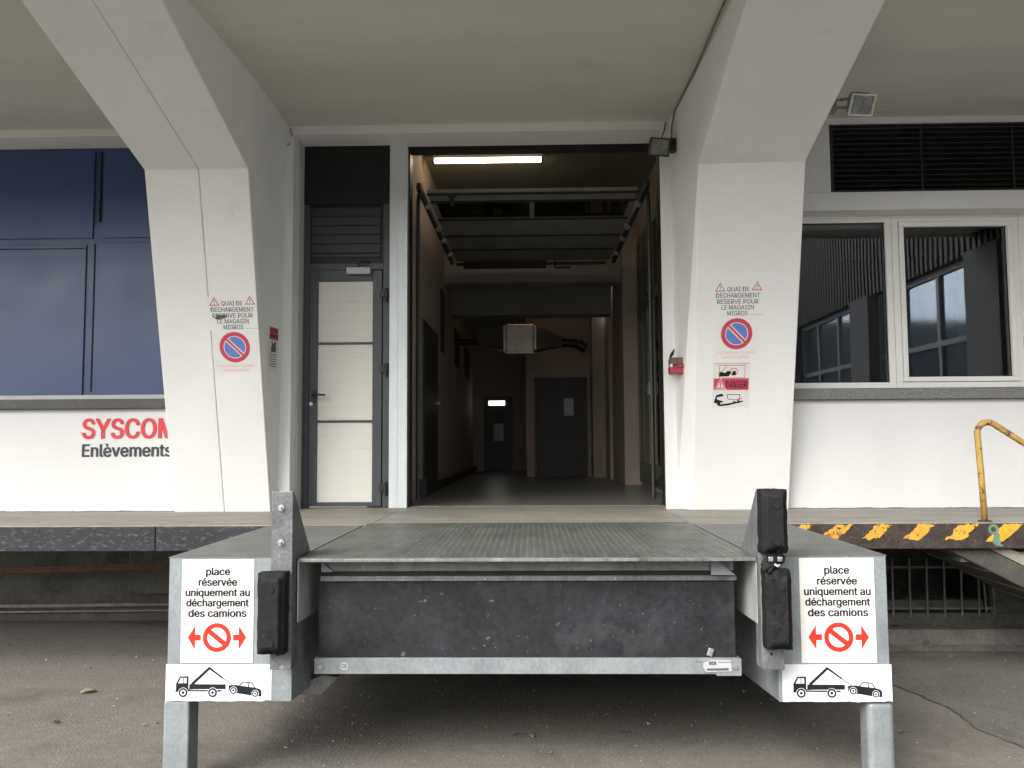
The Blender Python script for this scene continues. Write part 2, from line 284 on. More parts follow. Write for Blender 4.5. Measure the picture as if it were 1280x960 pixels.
GLY = {'!': (196, [98,-4,86,-3,75,1,66,9,58,18,54,29,52,41,54,53,58,64,66,73,75,80,86,85,98,86,110,85,121,80,130,73,138,64,142,53,143,41,142,29,138,18,130,9,121,1,110,-3,67,160,63,509,132,509,128,160], [24,26,25,24,27,26,11,13,12,10,13,11,10,14,13,10,15,14,9,15,10,8,15,9,8,16,15,7,16,8,7,17,16,6,17,7,6,18,17,5,18,6,5,19,18,4,19,5,4,20,19,3,20,4,3,21,20,2,21,3,2,22,21,1,22,2,1,23,22,0,23,1]),
'1': (453, [76,0,76,55,391,55,391,0,276,509,276,0,212,0,212,448,209,448,86,358,86,427,198,509], [10,4,11,10,8,4,8,7,4,7,5,4,10,9,8,6,5,7,0,2,1,0,3,2]),
'A': (479, [16,0,201,509,276,509,463,0,395,0,287,302,280,323,272,346,264,372,255,402,244,438,232,478,245,478,233,437,222,402,213,371,204,345,197,322,191,302,85,0,110,142,110,199,370,199,370,142], [0,11,1,11,2,1,11,12,2,12,3,2,0,21,11,21,13,11,13,10,11,13,10,12,10,22,12,22,3,12,9,22,10,21,14,13,8,22,9,21,15,14,7,22,8,21,16,15,6,22,7,21,17,16,5,22,6,21,18,17,21,20,18,20,19,18,4,23,5,23,22,5,0,20,21,20,22,21,20,23,22,23,3,22,0,19,20,4,3,23]),
'C': (510, [267,-7,225,-3,186,7,150,25,119,49,92,79,70,115,53,157,44,203,40,254,44,305,53,352,70,393,92,429,119,459,150,484,186,501,225,512,267,516,293,514,317,511,340,504,362,496,383,485,402,471,419,456,435,438,448,418,459,397,467,373,473,348,408,348,404,365,397,380,389,395,380,407,369,418,357,428,344,437,330,444,315,449,300,453,284,455,267,456,237,453,209,445,184,432,161,414,141,391,125,364,113,332,106,295,103,254,106,213,113,177,125,145,141,117,161,94,184,76,210,63,237,56,267,53,284,54,300,56,315,60,330,65,344,72,357,81,369,90,380,102,389,114,397,128,404,144,408,160,473,160,467,135,459,112,448,91,435,71,420,53,402,38,383,24,363,13,341,5,317,-2,293,-6], [17,19,18,17,20,19,16,20,17,16,21,20,16,22,21,15,22,16,15,23,22,15,24,23,14,24,15,14,25,24,13,44,14,44,43,14,43,25,14,42,25,43,42,26,25,41,26,42,13,45,44,40,26,41,39,26,40,13,46,45,38,26,39,38,27,26,37,27,38,13,47,46,12,47,13,36,27,37,35,27,36,35,28,27,12,48,47,34,28,35,34,29,28,33,29,34,11,48,12,11,49,48,32,29,33,32,30,29,31,30,32,11,50,49,10,50,11,10,51,50,9,51,10,9,52,51,8,52,9,8,53,52,8,54,53,7,54,8,7,55,54,72,74,73,72,75,74,6,55,7,6,56,55,71,75,72,71,76,75,70,76,71,6,57,56,5,57,6,69,76,70,69,77,76,68,77,69,5,58,57,68,78,77,67,78,68,66,78,67,4,58,5,4,59,58,65,78,66,65,79,78,64,79,65,4,60,59,63,79,64,62,79,63,4,61,60,61,79,62,61,80,79,4,80,61,3,80,4,3,81,80,2,81,3,2,82,81,2,83,82,1,83,2,1,84,83,1,85,84,0,85,1]),
'D': (502, [219,0,96,0,96,57,215,57,254,60,288,68,318,81,343,99,363,122,379,149,390,181,397,216,399,255,397,294,390,329,379,361,364,388,344,410,320,428,291,441,258,449,221,452,93,452,93,509,225,509,273,505,315,495,353,478,385,455,412,426,433,391,449,351,458,306,462,255,458,205,449,159,433,119,411,83,384,54,351,31,312,14,268,3,125,509,125,0,60,0,60,509], [44,23,45,23,42,45,44,22,23,42,24,23,43,24,42,43,21,24,21,25,24,21,26,25,21,27,26,21,28,27,21,20,28,20,29,28,44,21,22,44,2,21,2,43,21,19,29,20,18,29,19,17,29,18,17,30,29,16,30,17,16,31,30,15,31,16,14,31,15,14,32,31,13,32,14,13,33,32,12,33,13,11,33,12,11,34,33,10,34,11,10,35,34,9,35,10,9,36,35,8,36,9,7,36,8,7,37,36,6,37,7,6,38,37,5,38,6,4,38,5,3,38,4,44,1,2,43,3,2,43,38,3,43,39,38,43,40,39,43,41,40,43,0,41,1,43,44,43,0,1]),
'E': (418, [60,0,60,509,372,509,372,452,125,452,125,286,355,286,355,229,125,229,125,57,375,57,375,0], [0,4,1,4,2,1,4,3,2,0,5,4,0,8,5,8,6,5,8,7,6,0,9,8,0,10,9,0,11,10]),
'G': (520, [269,-7,225,-3,185,7,149,25,118,49,91,79,69,116,53,157,43,203,40,254,43,305,53,352,69,393,91,429,117,459,149,484,184,501,223,512,265,516,291,514,316,510,340,504,363,494,384,483,403,469,421,453,436,436,449,416,460,395,468,373,474,349,408,349,402,365,395,379,387,393,378,406,368,417,356,427,344,436,330,443,315,448,300,453,283,455,265,456,236,453,209,445,183,432,160,414,141,392,125,364,113,332,106,295,103,254,106,213,113,177,125,145,141,117,161,95,184,76,210,63,238,56,269,53,296,55,322,61,345,71,365,85,382,102,396,123,407,147,413,173,415,202,434,199,283,199,283,256,478,256,478,200,475,160,466,124,451,91,431,62,406,38,377,19,344,5,308,-4], [17,19,18,17,20,19,16,20,17,16,21,20,16,22,21,15,22,16,15,23,22,14,23,15,14,24,23,14,25,24,13,44,14,44,43,14,43,25,14,42,25,43,41,25,42,41,26,25,13,45,44,40,26,41,39,26,40,13,46,45,38,26,39,38,27,26,37,27,38,13,47,46,12,47,13,36,27,37,35,27,36,35,28,27,12,48,47,34,28,35,34,29,28,11,48,12,33,29,34,11,49,48,32,29,33,32,30,29,31,30,32,11,50,49,10,50,11,10,51,50,9,51,10,9,52,51,72,74,73,72,70,74,70,75,74,8,52,9,8,53,52,8,54,53,7,54,8,72,69,70,71,75,70,71,76,75,69,71,72,69,76,71,7,55,54,68,76,69,68,77,76,6,55,7,67,77,68,6,56,55,67,78,77,66,78,67,6,57,56,5,57,6,65,78,66,5,58,57,65,79,78,64,79,65,4,58,5,4,59,58,63,79,64,4,60,59,63,80,79,62,80,63,4,61,60,61,80,62,4,80,61,3,80,4,3,81,80,2,81,3,2,82,81,1,82,2,1,83,82,0,83,1]),
'H': (517, [60,0,60,509,125,509,125,289,392,289,392,509,457,509,457,0,392,0,392,232,125,232,125,0], [0,2,1,0,3,2,4,6,5,4,7,6,0,10,3,10,4,3,10,9,4,9,7,4,0,11,10,8,7,9]),
'I': (300, [31,0,31,57,118,57,118,452,31,452,31,509,269,509,269,452,183,452,183,57,269,57,269,0], [4,6,5,4,7,6,3,7,4,2,8,3,8,7,3,2,9,8,0,2,1,0,9,2,0,10,9,0,11,10]),
'L': (393, [60,0,60,509,125,509,125,57,361,57,361,0], [0,2,1,0,3,2,0,4,3,0,5,4]),
'M': (628, [60,0,60,509,152,509,277,187,280,179,284,170,287,159,291,147,295,135,299,123,303,110,307,97,311,84,315,71,319,60,322,49,307,49,311,59,314,71,318,83,322,95,326,108,330,121,334,134,338,146,342,158,346,169,349,179,352,187,476,509,568,509,568,0,504,0,504,291,504,302,504,314,504,327,505,340,505,354,505,369,505,383,506,398,506,413,506,428,507,443,507,457,513,457,508,441,503,425,498,409,492,393,487,378,482,363,477,348,472,335,467,322,463,310,459,300,456,291,342,0,286,0,170,291,167,300,163,310,159,321,155,333,150,347,145,361,140,376,134,392,129,408,124,424,118,441,112,457,119,457,119,444,120,430,120,416,120,401,121,386,121,372,121,357,121,342,122,328,122,315,122,302,122,291,122,0], [0,73,1,73,2,1,73,74,2,74,3,2,28,45,29,45,30,29,45,46,30,46,31,30,0,72,73,75,3,74,28,44,45,47,31,46,76,3,75,28,48,44,48,43,44,48,43,47,43,31,47,0,76,72,76,71,72,0,77,76,71,3,76,42,31,43,28,49,48,70,3,71,0,78,77,41,31,42,28,50,49,69,3,70,0,79,78,40,31,41,28,51,50,68,3,69,0,80,79,39,31,40,28,52,51,67,3,68,0,81,80,38,31,39,28,53,52,66,3,67,0,82,81,37,31,38,28,54,53,65,3,66,0,83,82,36,31,37,28,55,54,64,3,65,0,84,83,35,31,36,28,56,55,63,3,64,0,85,84,34,31,35,28,57,56,62,3,63,0,86,85,33,31,34,28,58,57,61,3,62,0,87,86,60,3,61,28,59,58,32,31,33,60,4,3,27,59,28,60,5,4,26,59,27,60,6,5,25,59,26,60,7,6,24,59,25,60,8,7,23,59,24,60,9,8,22,59,23,60,10,9,21,59,22,60,11,10,20,59,21,60,12,11,19,59,20,60,18,12,18,13,12,18,13,19,13,59,19,14,59,13,60,17,18,15,59,14,60,16,17,60,15,16,60,59,15]),
'N': (523, [60,0,60,509,136,509,343,183,349,174,355,163,363,151,371,137,379,122,388,107,396,90,405,73,414,55,405,54,403,72,402,90,401,108,400,126,399,142,399,157,399,171,399,184,399,195,399,509,463,509,463,0,387,0,202,290,194,303,186,317,177,331,168,346,159,363,148,381,136,402,123,425,108,452,119,454,120,429,121,406,122,384,123,363,124,345,124,328,125,313,125,301,125,291,125,0], [0,36,1,36,2,1,36,37,2,37,3,2,22,24,23,22,25,24,38,3,37,0,38,36,38,35,36,0,39,38,35,3,38,34,3,35,0,40,39,33,3,34,0,41,40,32,3,33,0,42,41,31,3,32,30,3,31,0,43,42,29,3,30,0,44,43,28,3,29,0,45,44,27,3,28,0,46,45,0,47,46,26,3,27,21,25,22,20,25,21,26,4,3,26,5,4,19,25,20,26,6,5,18,25,19,26,7,6,17,25,18,26,8,7,16,25,17,26,9,8,15,25,16,26,10,9,14,11,15,11,25,15,26,14,10,14,11,10,12,25,11,26,13,14,13,25,12,26,25,13]),
'O': (533, [267,-7,225,-3,186,7,150,25,119,49,92,79,70,115,53,157,44,203,40,254,44,305,53,352,70,393,92,429,119,459,150,484,186,501,225,512,267,516,309,512,348,501,384,484,415,459,442,429,464,393,480,352,490,305,493,254,490,203,480,157,464,115,442,79,415,49,384,25,348,7,309,-3,267,53,296,55,324,63,349,76,372,94,392,116,408,144,420,176,428,213,430,254,428,295,420,332,408,365,392,392,372,415,349,433,324,446,296,453,267,456,237,453,210,445,184,433,161,415,142,392,125,364,113,332,106,295,103,254,106,213,113,176,125,144,142,117,161,94,184,76,210,63,237,55], [17,19,18,16,19,17,16,20,19,15,20,16,15,21,20,14,21,15,14,22,21,13,55,14,55,54,14,54,22,14,54,53,22,53,23,22,52,23,53,13,56,55,51,23,52,13,57,56,50,23,51,13,58,57,50,24,23,12,58,13,49,24,50,12,59,58,11,59,12,49,25,24,48,25,49,11,60,59,47,25,48,11,61,60,10,61,11,47,26,25,46,26,47,10,62,61,9,62,10,46,27,26,45,27,46,9,63,62,8,63,9,8,64,63,44,27,45,44,28,27,8,65,64,43,28,44,7,65,8,43,29,28,7,66,65,42,29,43,6,66,7,42,30,29,6,67,66,41,30,42,6,68,67,40,30,41,5,68,6,40,31,30,5,69,68,39,31,40,39,32,31,4,69,5,4,70,69,38,32,39,4,71,70,37,32,38,4,36,71,36,32,37,4,32,36,4,33,32,3,33,4,2,33,3,2,34,33,1,34,2,1,35,34,1,0,35]),
'P': (444, [60,0,60,509,235,509,272,506,305,499,332,487,356,471,375,452,390,430,400,404,407,377,409,348,407,318,400,291,390,265,375,243,356,223,332,207,305,195,272,188,235,186,109,186,109,242,233,242,257,244,279,248,297,256,312,266,324,279,333,294,339,310,343,328,344,348,343,367,339,385,333,402,324,416,312,428,297,439,279,446,257,451,232,452,125,452,125,0], [0,42,1,42,2,1,42,3,2,42,4,3,42,5,4,42,6,5,42,7,6,42,41,7,41,40,7,40,8,7,0,22,42,22,43,42,39,8,40,38,8,39,37,8,38,37,9,8,36,9,37,35,9,36,35,10,9,34,10,35,33,10,34,33,11,10,32,11,33,31,11,32,31,12,11,30,12,31,30,13,12,29,13,30,28,13,29,28,14,13,27,14,28,26,14,27,26,15,14,25,15,26,24,15,25,23,15,24,23,16,15,0,21,22,43,23,22,43,20,23,20,16,23,20,17,16,20,18,17,20,19,18,0,20,21,0,43,20]),
'Q': (533, [245,159,313,159,369,85,384,65,468,-48,401,-48,346,27,331,46,267,-7,225,-3,186,7,150,25,119,49,92,79,70,115,53,157,44,203,40,254,44,305,53,352,70,393,92,429,119,459,150,484,186,501,225,512,267,516,309,512,348,501,384,484,415,459,442,429,464,393,480,352,490,305,493,254,490,203,480,157,464,115,442,79,415,49,384,25,348,7,309,-3,267,53,296,55,324,63,349,76,372,94,392,116,408,144,420,176,428,213,430,254,428,295,420,332,408,365,392,392,372,415,349,433,324,446,296,453,267,456,237,453,210,445,184,433,161,415,142,392,125,364,113,332,106,295,103,254,106,213,113,176,125,144,142,117,161,94,184,76,210,63,237,55], [25,27,26,24,27,25,24,28,27,23,28,24,23,29,28,22,29,23,22,30,29,21,63,22,63,62,22,62,30,22,62,61,30,61,31,30,60,31,61,21,64,63,59,31,60,21,65,64,58,31,59,21,66,65,58,32,31,20,66,21,57,32,58,20,67,66,19,67,20,57,33,32,56,33,57,19,68,67,55,33,56,19,69,68,18,69,19,55,34,33,54,34,55,18,70,69,17,70,18,54,35,34,53,35,54,17,71,70,16,71,17,16,72,71,52,35,53,52,36,35,16,73,72,51,36,52,15,73,16,51,37,36,15,74,73,50,37,51,7,46,0,46,1,0,46,47,1,47,2,1,14,74,15,50,38,37,14,75,74,49,38,50,14,76,75,48,38,49,13,76,14,48,39,38,13,77,76,47,2,48,2,39,48,3,39,2,3,40,39,12,77,13,12,78,77,4,40,3,12,79,78,45,7,46,12,44,79,44,7,45,12,7,44,41,4,40,11,7,12,11,6,7,11,42,6,42,5,6,10,42,11,42,4,41,9,42,10,9,43,42,5,4,42,9,8,43]),
'R': (449, [60,0,60,509,236,509,273,506,305,500,333,489,356,473,376,455,390,433,401,408,407,381,409,352,407,323,401,296,390,271,376,250,356,232,333,217,305,206,273,200,236,198,96,198,96,255,234,255,258,256,280,260,298,267,313,276,325,287,334,300,340,316,344,333,345,352,344,371,340,389,334,405,325,419,313,430,298,440,279,446,258,451,233,452,125,452,125,0,353,0,230,229,303,229,428,0], [0,22,1,22,42,1,42,2,1,42,3,2,42,4,3,42,5,4,42,6,5,42,7,6,42,41,7,41,40,7,40,8,7,22,43,42,39,8,40,38,8,39,37,8,38,37,9,8,36,9,37,35,9,36,35,10,9,34,10,35,33,10,34,33,11,10,32,11,33,31,11,32,31,12,11,30,12,31,30,13,12,29,13,30,28,13,29,28,14,13,27,14,28,26,14,27,26,15,14,25,15,26,24,15,25,23,15,24,0,21,22,43,23,22,43,45,23,45,15,23,45,16,15,45,46,16,46,17,16,43,20,45,20,44,45,47,17,46,18,47,17,19,47,18,20,47,19,0,20,21,0,43,20,44,47,20]),
'S': (446, [224,-9,188,-7,156,-1,128,9,102,23,81,40,64,60,51,83,42,109,38,137,104,137,108,118,114,102,123,88,136,76,150,66,166,59,185,53,204,50,224,49,246,50,267,54,286,60,303,69,317,79,329,92,338,106,344,122,346,139,344,154,340,168,332,179,322,189,310,197,296,205,280,211,263,217,245,222,184,239,145,253,112,269,86,289,67,313,56,341,52,372,54,400,62,425,75,448,92,468,113,484,138,498,165,508,195,514,227,516,259,514,289,508,316,498,340,484,360,468,377,449,390,427,398,403,401,378,337,378,332,402,320,421,302,437,280,449,254,456,225,459,204,457,185,454,167,448,152,440,139,430,129,418,121,405,117,391,115,376,117,359,122,345,131,334,142,324,155,315,169,308,184,302,198,297,212,293,264,279,279,275,295,270,312,264,328,256,344,248,359,238,372,226,384,213,395,198,402,180,407,161,408,139,406,112,399,87,386,64,370,43,349,25,323,11,294,0,261,-7], [52,54,53,51,54,52,51,55,54,50,55,51,50,56,55,49,56,50,49,57,56,48,57,49,48,58,57,48,59,58,47,70,48,70,69,48,69,59,48,68,59,69,47,71,70,67,59,68,47,72,71,66,59,67,66,60,59,46,72,47,46,73,72,46,74,73,65,60,66,46,75,74,65,61,60,45,75,46,64,61,65,45,76,75,45,77,76,64,62,61,63,62,64,44,77,45,44,78,77,44,79,78,43,79,44,43,80,79,43,81,80,42,81,43,42,82,81,42,83,82,42,84,83,41,84,42,41,85,84,41,86,85,41,87,86,41,88,87,40,88,41,40,89,88,40,90,89,40,91,90,39,91,40,39,92,91,39,93,92,38,93,39,38,94,93,37,94,38,37,95,94,37,96,95,36,96,37,35,96,36,35,97,96,34,97,35,33,97,34,33,98,97,32,98,33,31,98,32,31,99,98,30,99,31,29,99,30,29,100,99,28,100,29,27,100,28,27,101,100,8,10,9,8,11,10,26,101,27,8,12,11,26,102,101,7,12,8,25,102,26,7,13,12,24,102,25,7,14,13,24,103,102,6,14,7,23,103,24,6,15,14,22,103,23,6,16,15,22,104,103,21,104,22,5,16,6,5,17,16,20,104,21,5,18,17,19,104,20,5,19,18,5,104,19,5,105,104,4,105,5,4,106,105,3,106,4,3,107,106,2,107,3,2,108,107,1,108,2,1,0,108]),
'T': (448, [32,452,32,509,417,509,417,452,257,452,257,0,193,0,193,452], [0,2,1,0,3,2,7,3,0,6,4,7,4,3,7,6,5,4]),
'U': (517, [259,-8,220,-6,186,2,154,15,126,33,103,55,85,80,71,108,63,140,60,173,60,509,124,509,124,178,126,155,132,133,141,113,153,95,169,80,187,68,208,59,232,53,259,52,285,53,309,59,331,68,349,80,364,95,377,113,385,133,391,155,393,178,393,509,457,509,457,173,454,140,446,108,433,80,414,55,391,33,363,15,332,2,297,-6], [9,11,10,9,12,11,30,32,31,30,33,32,9,13,12,29,33,30,8,13,9,29,34,33,8,14,13,28,34,29,7,14,8,28,35,34,27,35,28,7,15,14,7,16,15,26,35,27,6,16,7,26,36,35,6,17,16,25,36,26,6,18,17,24,36,25,5,18,6,24,37,36,5,19,18,23,37,24,5,20,19,22,37,23,22,38,37,4,20,5,4,21,20,21,38,22,4,38,21,3,38,4,3,39,38,2,39,3,2,40,39,1,40,2,1,41,40,0,41,1]),
'V': (479, [204,0,16,509,84,509,192,206,199,187,207,164,215,137,225,106,236,71,248,31,235,31,247,71,257,107,267,138,276,165,283,187,290,206,395,509,463,509,278,0], [0,2,1,0,3,2,16,18,17,16,19,18,0,4,3,15,19,16,14,19,15,0,5,4,13,19,14,0,6,5,12,19,13,0,7,6,11,19,12,0,8,7,10,9,11,9,19,11,0,9,8,0,19,9]),
'Y': (472, [203,0,203,208,16,509,91,509,192,344,203,327,213,309,222,292,231,274,240,254,250,230,224,230,233,254,242,275,251,293,260,310,270,327,280,344,381,509,455,509,268,208,268,0], [1,3,2,1,4,3,17,19,18,17,20,19,1,5,4,16,20,17,15,20,16,1,6,5,14,20,15,1,7,6,13,20,14,1,8,7,12,9,13,9,20,13,1,12,8,12,9,8,1,11,12,10,20,9,1,10,11,1,20,10,0,20,1,0,21,20]),
'a': (389, [160,-9,137,-7,115,-3,94,5,76,15,60,29,48,45,38,63,32,84,30,108,32,128,36,146,43,161,53,174,64,184,78,193,92,200,108,206,125,211,143,214,161,217,178,220,200,223,218,225,234,227,247,229,257,231,265,235,271,240,274,246,276,255,276,257,275,272,272,285,267,297,260,307,251,315,240,322,227,327,212,330,196,331,178,330,163,327,149,322,137,316,127,309,118,301,110,292,104,283,100,274,41,291,51,313,64,331,79,346,95,358,114,368,133,375,153,380,173,383,194,384,208,384,223,382,239,379,255,375,271,369,286,360,300,350,312,336,322,320,330,301,335,278,337,251,337,0,277,0,277,52,272,52,267,43,260,34,252,25,242,16,229,8,215,1,199,-4,181,-7,170,45,192,47,211,51,228,59,242,68,254,80,263,93,270,108,274,122,276,138,276,190,272,187,267,184,259,182,251,180,241,178,231,176,221,174,210,173,200,171,191,170,182,169,175,168,161,166,147,163,134,159,122,153,112,147,103,139,97,130,93,118,92,105,93,93,96,82,102,72,109,64,119,57,130,52,142,48,156,46], [58,60,59,58,61,60,57,61,58,57,62,61,56,62,57,56,63,62,55,63,56,55,64,63,55,65,64,54,65,55,54,66,65,53,66,54,53,67,66,52,67,53,52,40,67,40,39,67,39,68,67,51,41,52,41,40,52,51,42,41,38,68,39,51,43,42,37,68,38,51,44,43,36,68,37,36,69,68,51,45,44,35,69,36,50,45,51,50,46,45,34,69,35,34,70,69,50,47,46,33,70,34,50,48,47,49,48,50,32,70,33,32,71,70,31,71,32,30,71,31,29,71,30,29,72,71,28,72,29,27,72,28,26,94,27,94,72,27,25,94,26,24,94,25,23,94,24,22,94,23,21,94,22,20,94,21,19,94,20,18,94,19,17,94,18,16,94,17,15,94,16,14,94,15,14,95,94,93,72,94,14,96,95,14,97,96,13,97,14,13,98,97,13,99,98,13,100,99,13,101,100,13,102,101,12,102,13,12,103,102,12,104,103,12,105,104,12,106,105,12,107,106,12,108,107,12,109,108,11,109,12,11,110,109,11,111,110,11,112,111,10,112,11,10,113,112,92,72,93,10,114,113,9,114,10,91,72,92,9,115,114,8,115,9,90,72,91,8,116,115,89,72,90,8,117,116,7,117,8,7,118,117,88,74,89,74,72,89,7,119,118,87,74,88,7,120,119,6,120,7,86,75,87,75,74,87,6,121,120,6,122,121,86,76,75,73,72,74,85,76,86,6,123,122,84,76,85,6,84,123,6,76,84,5,76,6,5,77,76,5,78,77,4,78,5,4,79,78,4,80,79,3,80,4,3,81,80,2,81,3,2,82,81,1,82,2,1,83,82,0,83,1]),
'c': (396, [207,-8,174,-5,144,3,117,16,93,35,72,58,56,85,44,116,37,150,34,187,37,225,44,260,56,291,72,318,93,341,117,360,144,374,174,382,207,384,226,384,243,381,260,377,276,371,291,364,305,356,318,346,330,335,340,322,349,308,356,293,362,277,303,262,300,272,295,281,290,289,284,297,278,304,270,311,261,316,252,321,242,325,231,328,220,329,207,330,184,328,163,321,145,310,130,296,118,278,108,258,102,236,98,212,96,187,98,163,102,139,108,117,118,97,130,80,145,66,163,55,184,49,207,46,220,47,232,49,243,52,253,55,262,60,271,66,279,73,285,80,292,89,297,98,301,107,304,117,363,102,357,86,350,70,341,56,331,43,319,32,306,21,292,12,277,5,261,-1,244,-5,226,-7], [17,19,18,17,20,19,16,20,17,16,21,20,16,22,21,15,22,16,15,23,22,15,24,23,14,24,15,14,25,24,14,26,25,13,43,14,43,26,14,43,42,26,42,27,26,13,44,43,41,27,42,13,45,44,40,27,41,39,27,40,39,28,27,13,46,45,38,28,39,12,46,13,37,28,38,36,28,37,12,47,46,36,29,28,35,29,36,34,29,35,12,48,47,34,30,29,11,48,12,33,30,34,32,30,33,11,49,48,32,31,30,10,49,11,10,50,49,10,51,50,9,51,10,9,52,51,8,52,9,8,53,52,8,54,53,7,54,8,7,55,54,7,56,55,72,74,73,6,56,7,71,74,72,71,75,74,70,75,71,6,57,56,69,75,70,69,76,75,5,57,6,5,58,57,68,76,69,67,76,68,67,77,76,66,77,67,5,59,58,65,77,66,4,59,5,65,78,77,64,78,65,4,60,59,63,78,64,62,78,63,4,61,60,61,78,62,4,78,61,4,79,78,3,79,4,3,80,79,3,81,80,2,81,3,2,82,81,2,83,82,1,83,2,1,84,83,1,85,84,0,85,1]),
'd': (424, [195,-8,165,-6,137,3,111,16,89,34,70,57,55,84,43,116,36,151,34,189,36,227,43,261,55,293,70,320,89,342,112,361,137,374,165,382,196,384,218,383,237,379,253,373,267,364,278,355,287,346,295,336,301,327,306,319,311,319,311,509,372,509,372,0,313,0,313,59,307,59,301,50,295,41,287,31,277,21,266,12,252,4,236,-3,217,-7,205,47,226,49,246,55,263,65,278,78,290,95,299,115,306,138,310,162,312,189,310,216,306,241,300,263,290,282,278,299,263,312,246,322,227,328,205,330,182,328,162,322,145,311,130,298,118,281,108,261,102,239,98,215,96,189,98,163,102,139,109,117,118,97,130,80,145,66,162,55,182,49], [28,30,29,28,31,30,17,19,18,17,20,19,16,20,17,16,21,20,15,21,16,15,22,21,15,23,22,14,23,15,14,24,23,14,25,24,13,61,14,61,25,14,61,26,25,13,62,61,60,26,61,59,26,60,13,63,62,59,27,26,58,27,59,13,64,63,12,64,13,58,28,27,58,57,28,57,56,28,56,55,28,55,54,28,54,31,28,12,65,64,12,66,65,11,66,12,11,67,66,10,67,11,10,68,67,53,31,54,10,69,68,9,69,10,52,31,53,9,70,69,9,71,70,51,31,52,8,71,9,8,72,71,50,31,51,7,72,8,7,73,72,49,31,50,7,74,73,6,74,7,48,31,49,6,75,74,47,33,48,33,31,48,5,75,6,5,76,75,46,33,47,5,77,76,45,34,46,34,33,46,45,35,34,32,31,33,4,77,5,4,78,77,44,35,45,44,36,35,4,43,78,43,36,44,4,36,43,4,37,36,3,37,4,3,38,37,3,39,38,2,39,3,2,40,39,2,41,40,1,41,2,1,42,41,0,42,1]),
'e': (404, [212,-8,177,-5,145,3,117,16,92,35,72,58,56,85,44,116,37,150,34,187,36,224,44,258,55,290,71,317,91,340,115,359,142,373,172,382,205,384,226,383,246,380,266,374,285,366,303,355,319,341,334,324,347,305,357,282,365,256,370,227,371,194,371,169,75,169,75,221,338,221,310,202,308,226,304,248,298,269,288,286,277,301,263,314,246,323,227,328,205,330,183,328,164,323,146,313,131,301,119,286,109,270,102,251,97,231,96,211,96,178,98,151,102,127,110,106,121,88,135,73,151,61,169,53,190,48,212,46,227,47,241,49,254,53,265,58,276,65,285,73,294,82,300,93,306,105,365,91,358,72,348,55,335,39,320,26,302,14,283,4,261,-3,237,-7], [17,19,18,17,20,19,16,20,17,16,21,20,16,22,21,15,22,16,15,23,22,14,23,15,14,24,23,14,25,24,13,45,14,45,44,14,44,25,14,43,25,44,42,25,43,13,46,45,42,26,25,41,26,42,13,47,46,12,47,13,40,26,41,12,48,47,40,27,26,39,27,40,12,49,48,11,49,12,11,50,49,38,27,39,38,28,27,11,51,50,37,28,38,10,51,11,37,29,28,10,52,51,36,29,37,10,33,52,33,53,52,36,34,29,34,30,29,35,34,36,9,33,10,9,32,33,53,34,33,53,30,34,54,30,53,54,31,30,8,32,9,55,31,54,8,31,32,8,55,31,8,56,55,7,56,8,7,57,56,6,57,7,6,58,57,71,73,72,70,73,71,70,74,73,6,59,58,5,59,6,69,74,70,5,60,59,68,74,69,68,75,74,67,75,68,5,61,60,66,75,67,4,61,5,66,76,75,4,62,61,65,76,66,64,76,65,4,63,62,63,76,64,4,76,63,4,77,76,3,77,4,3,78,77,2,78,3,2,79,78,2,80,79,1,80,2,1,81,80,0,81,1]),
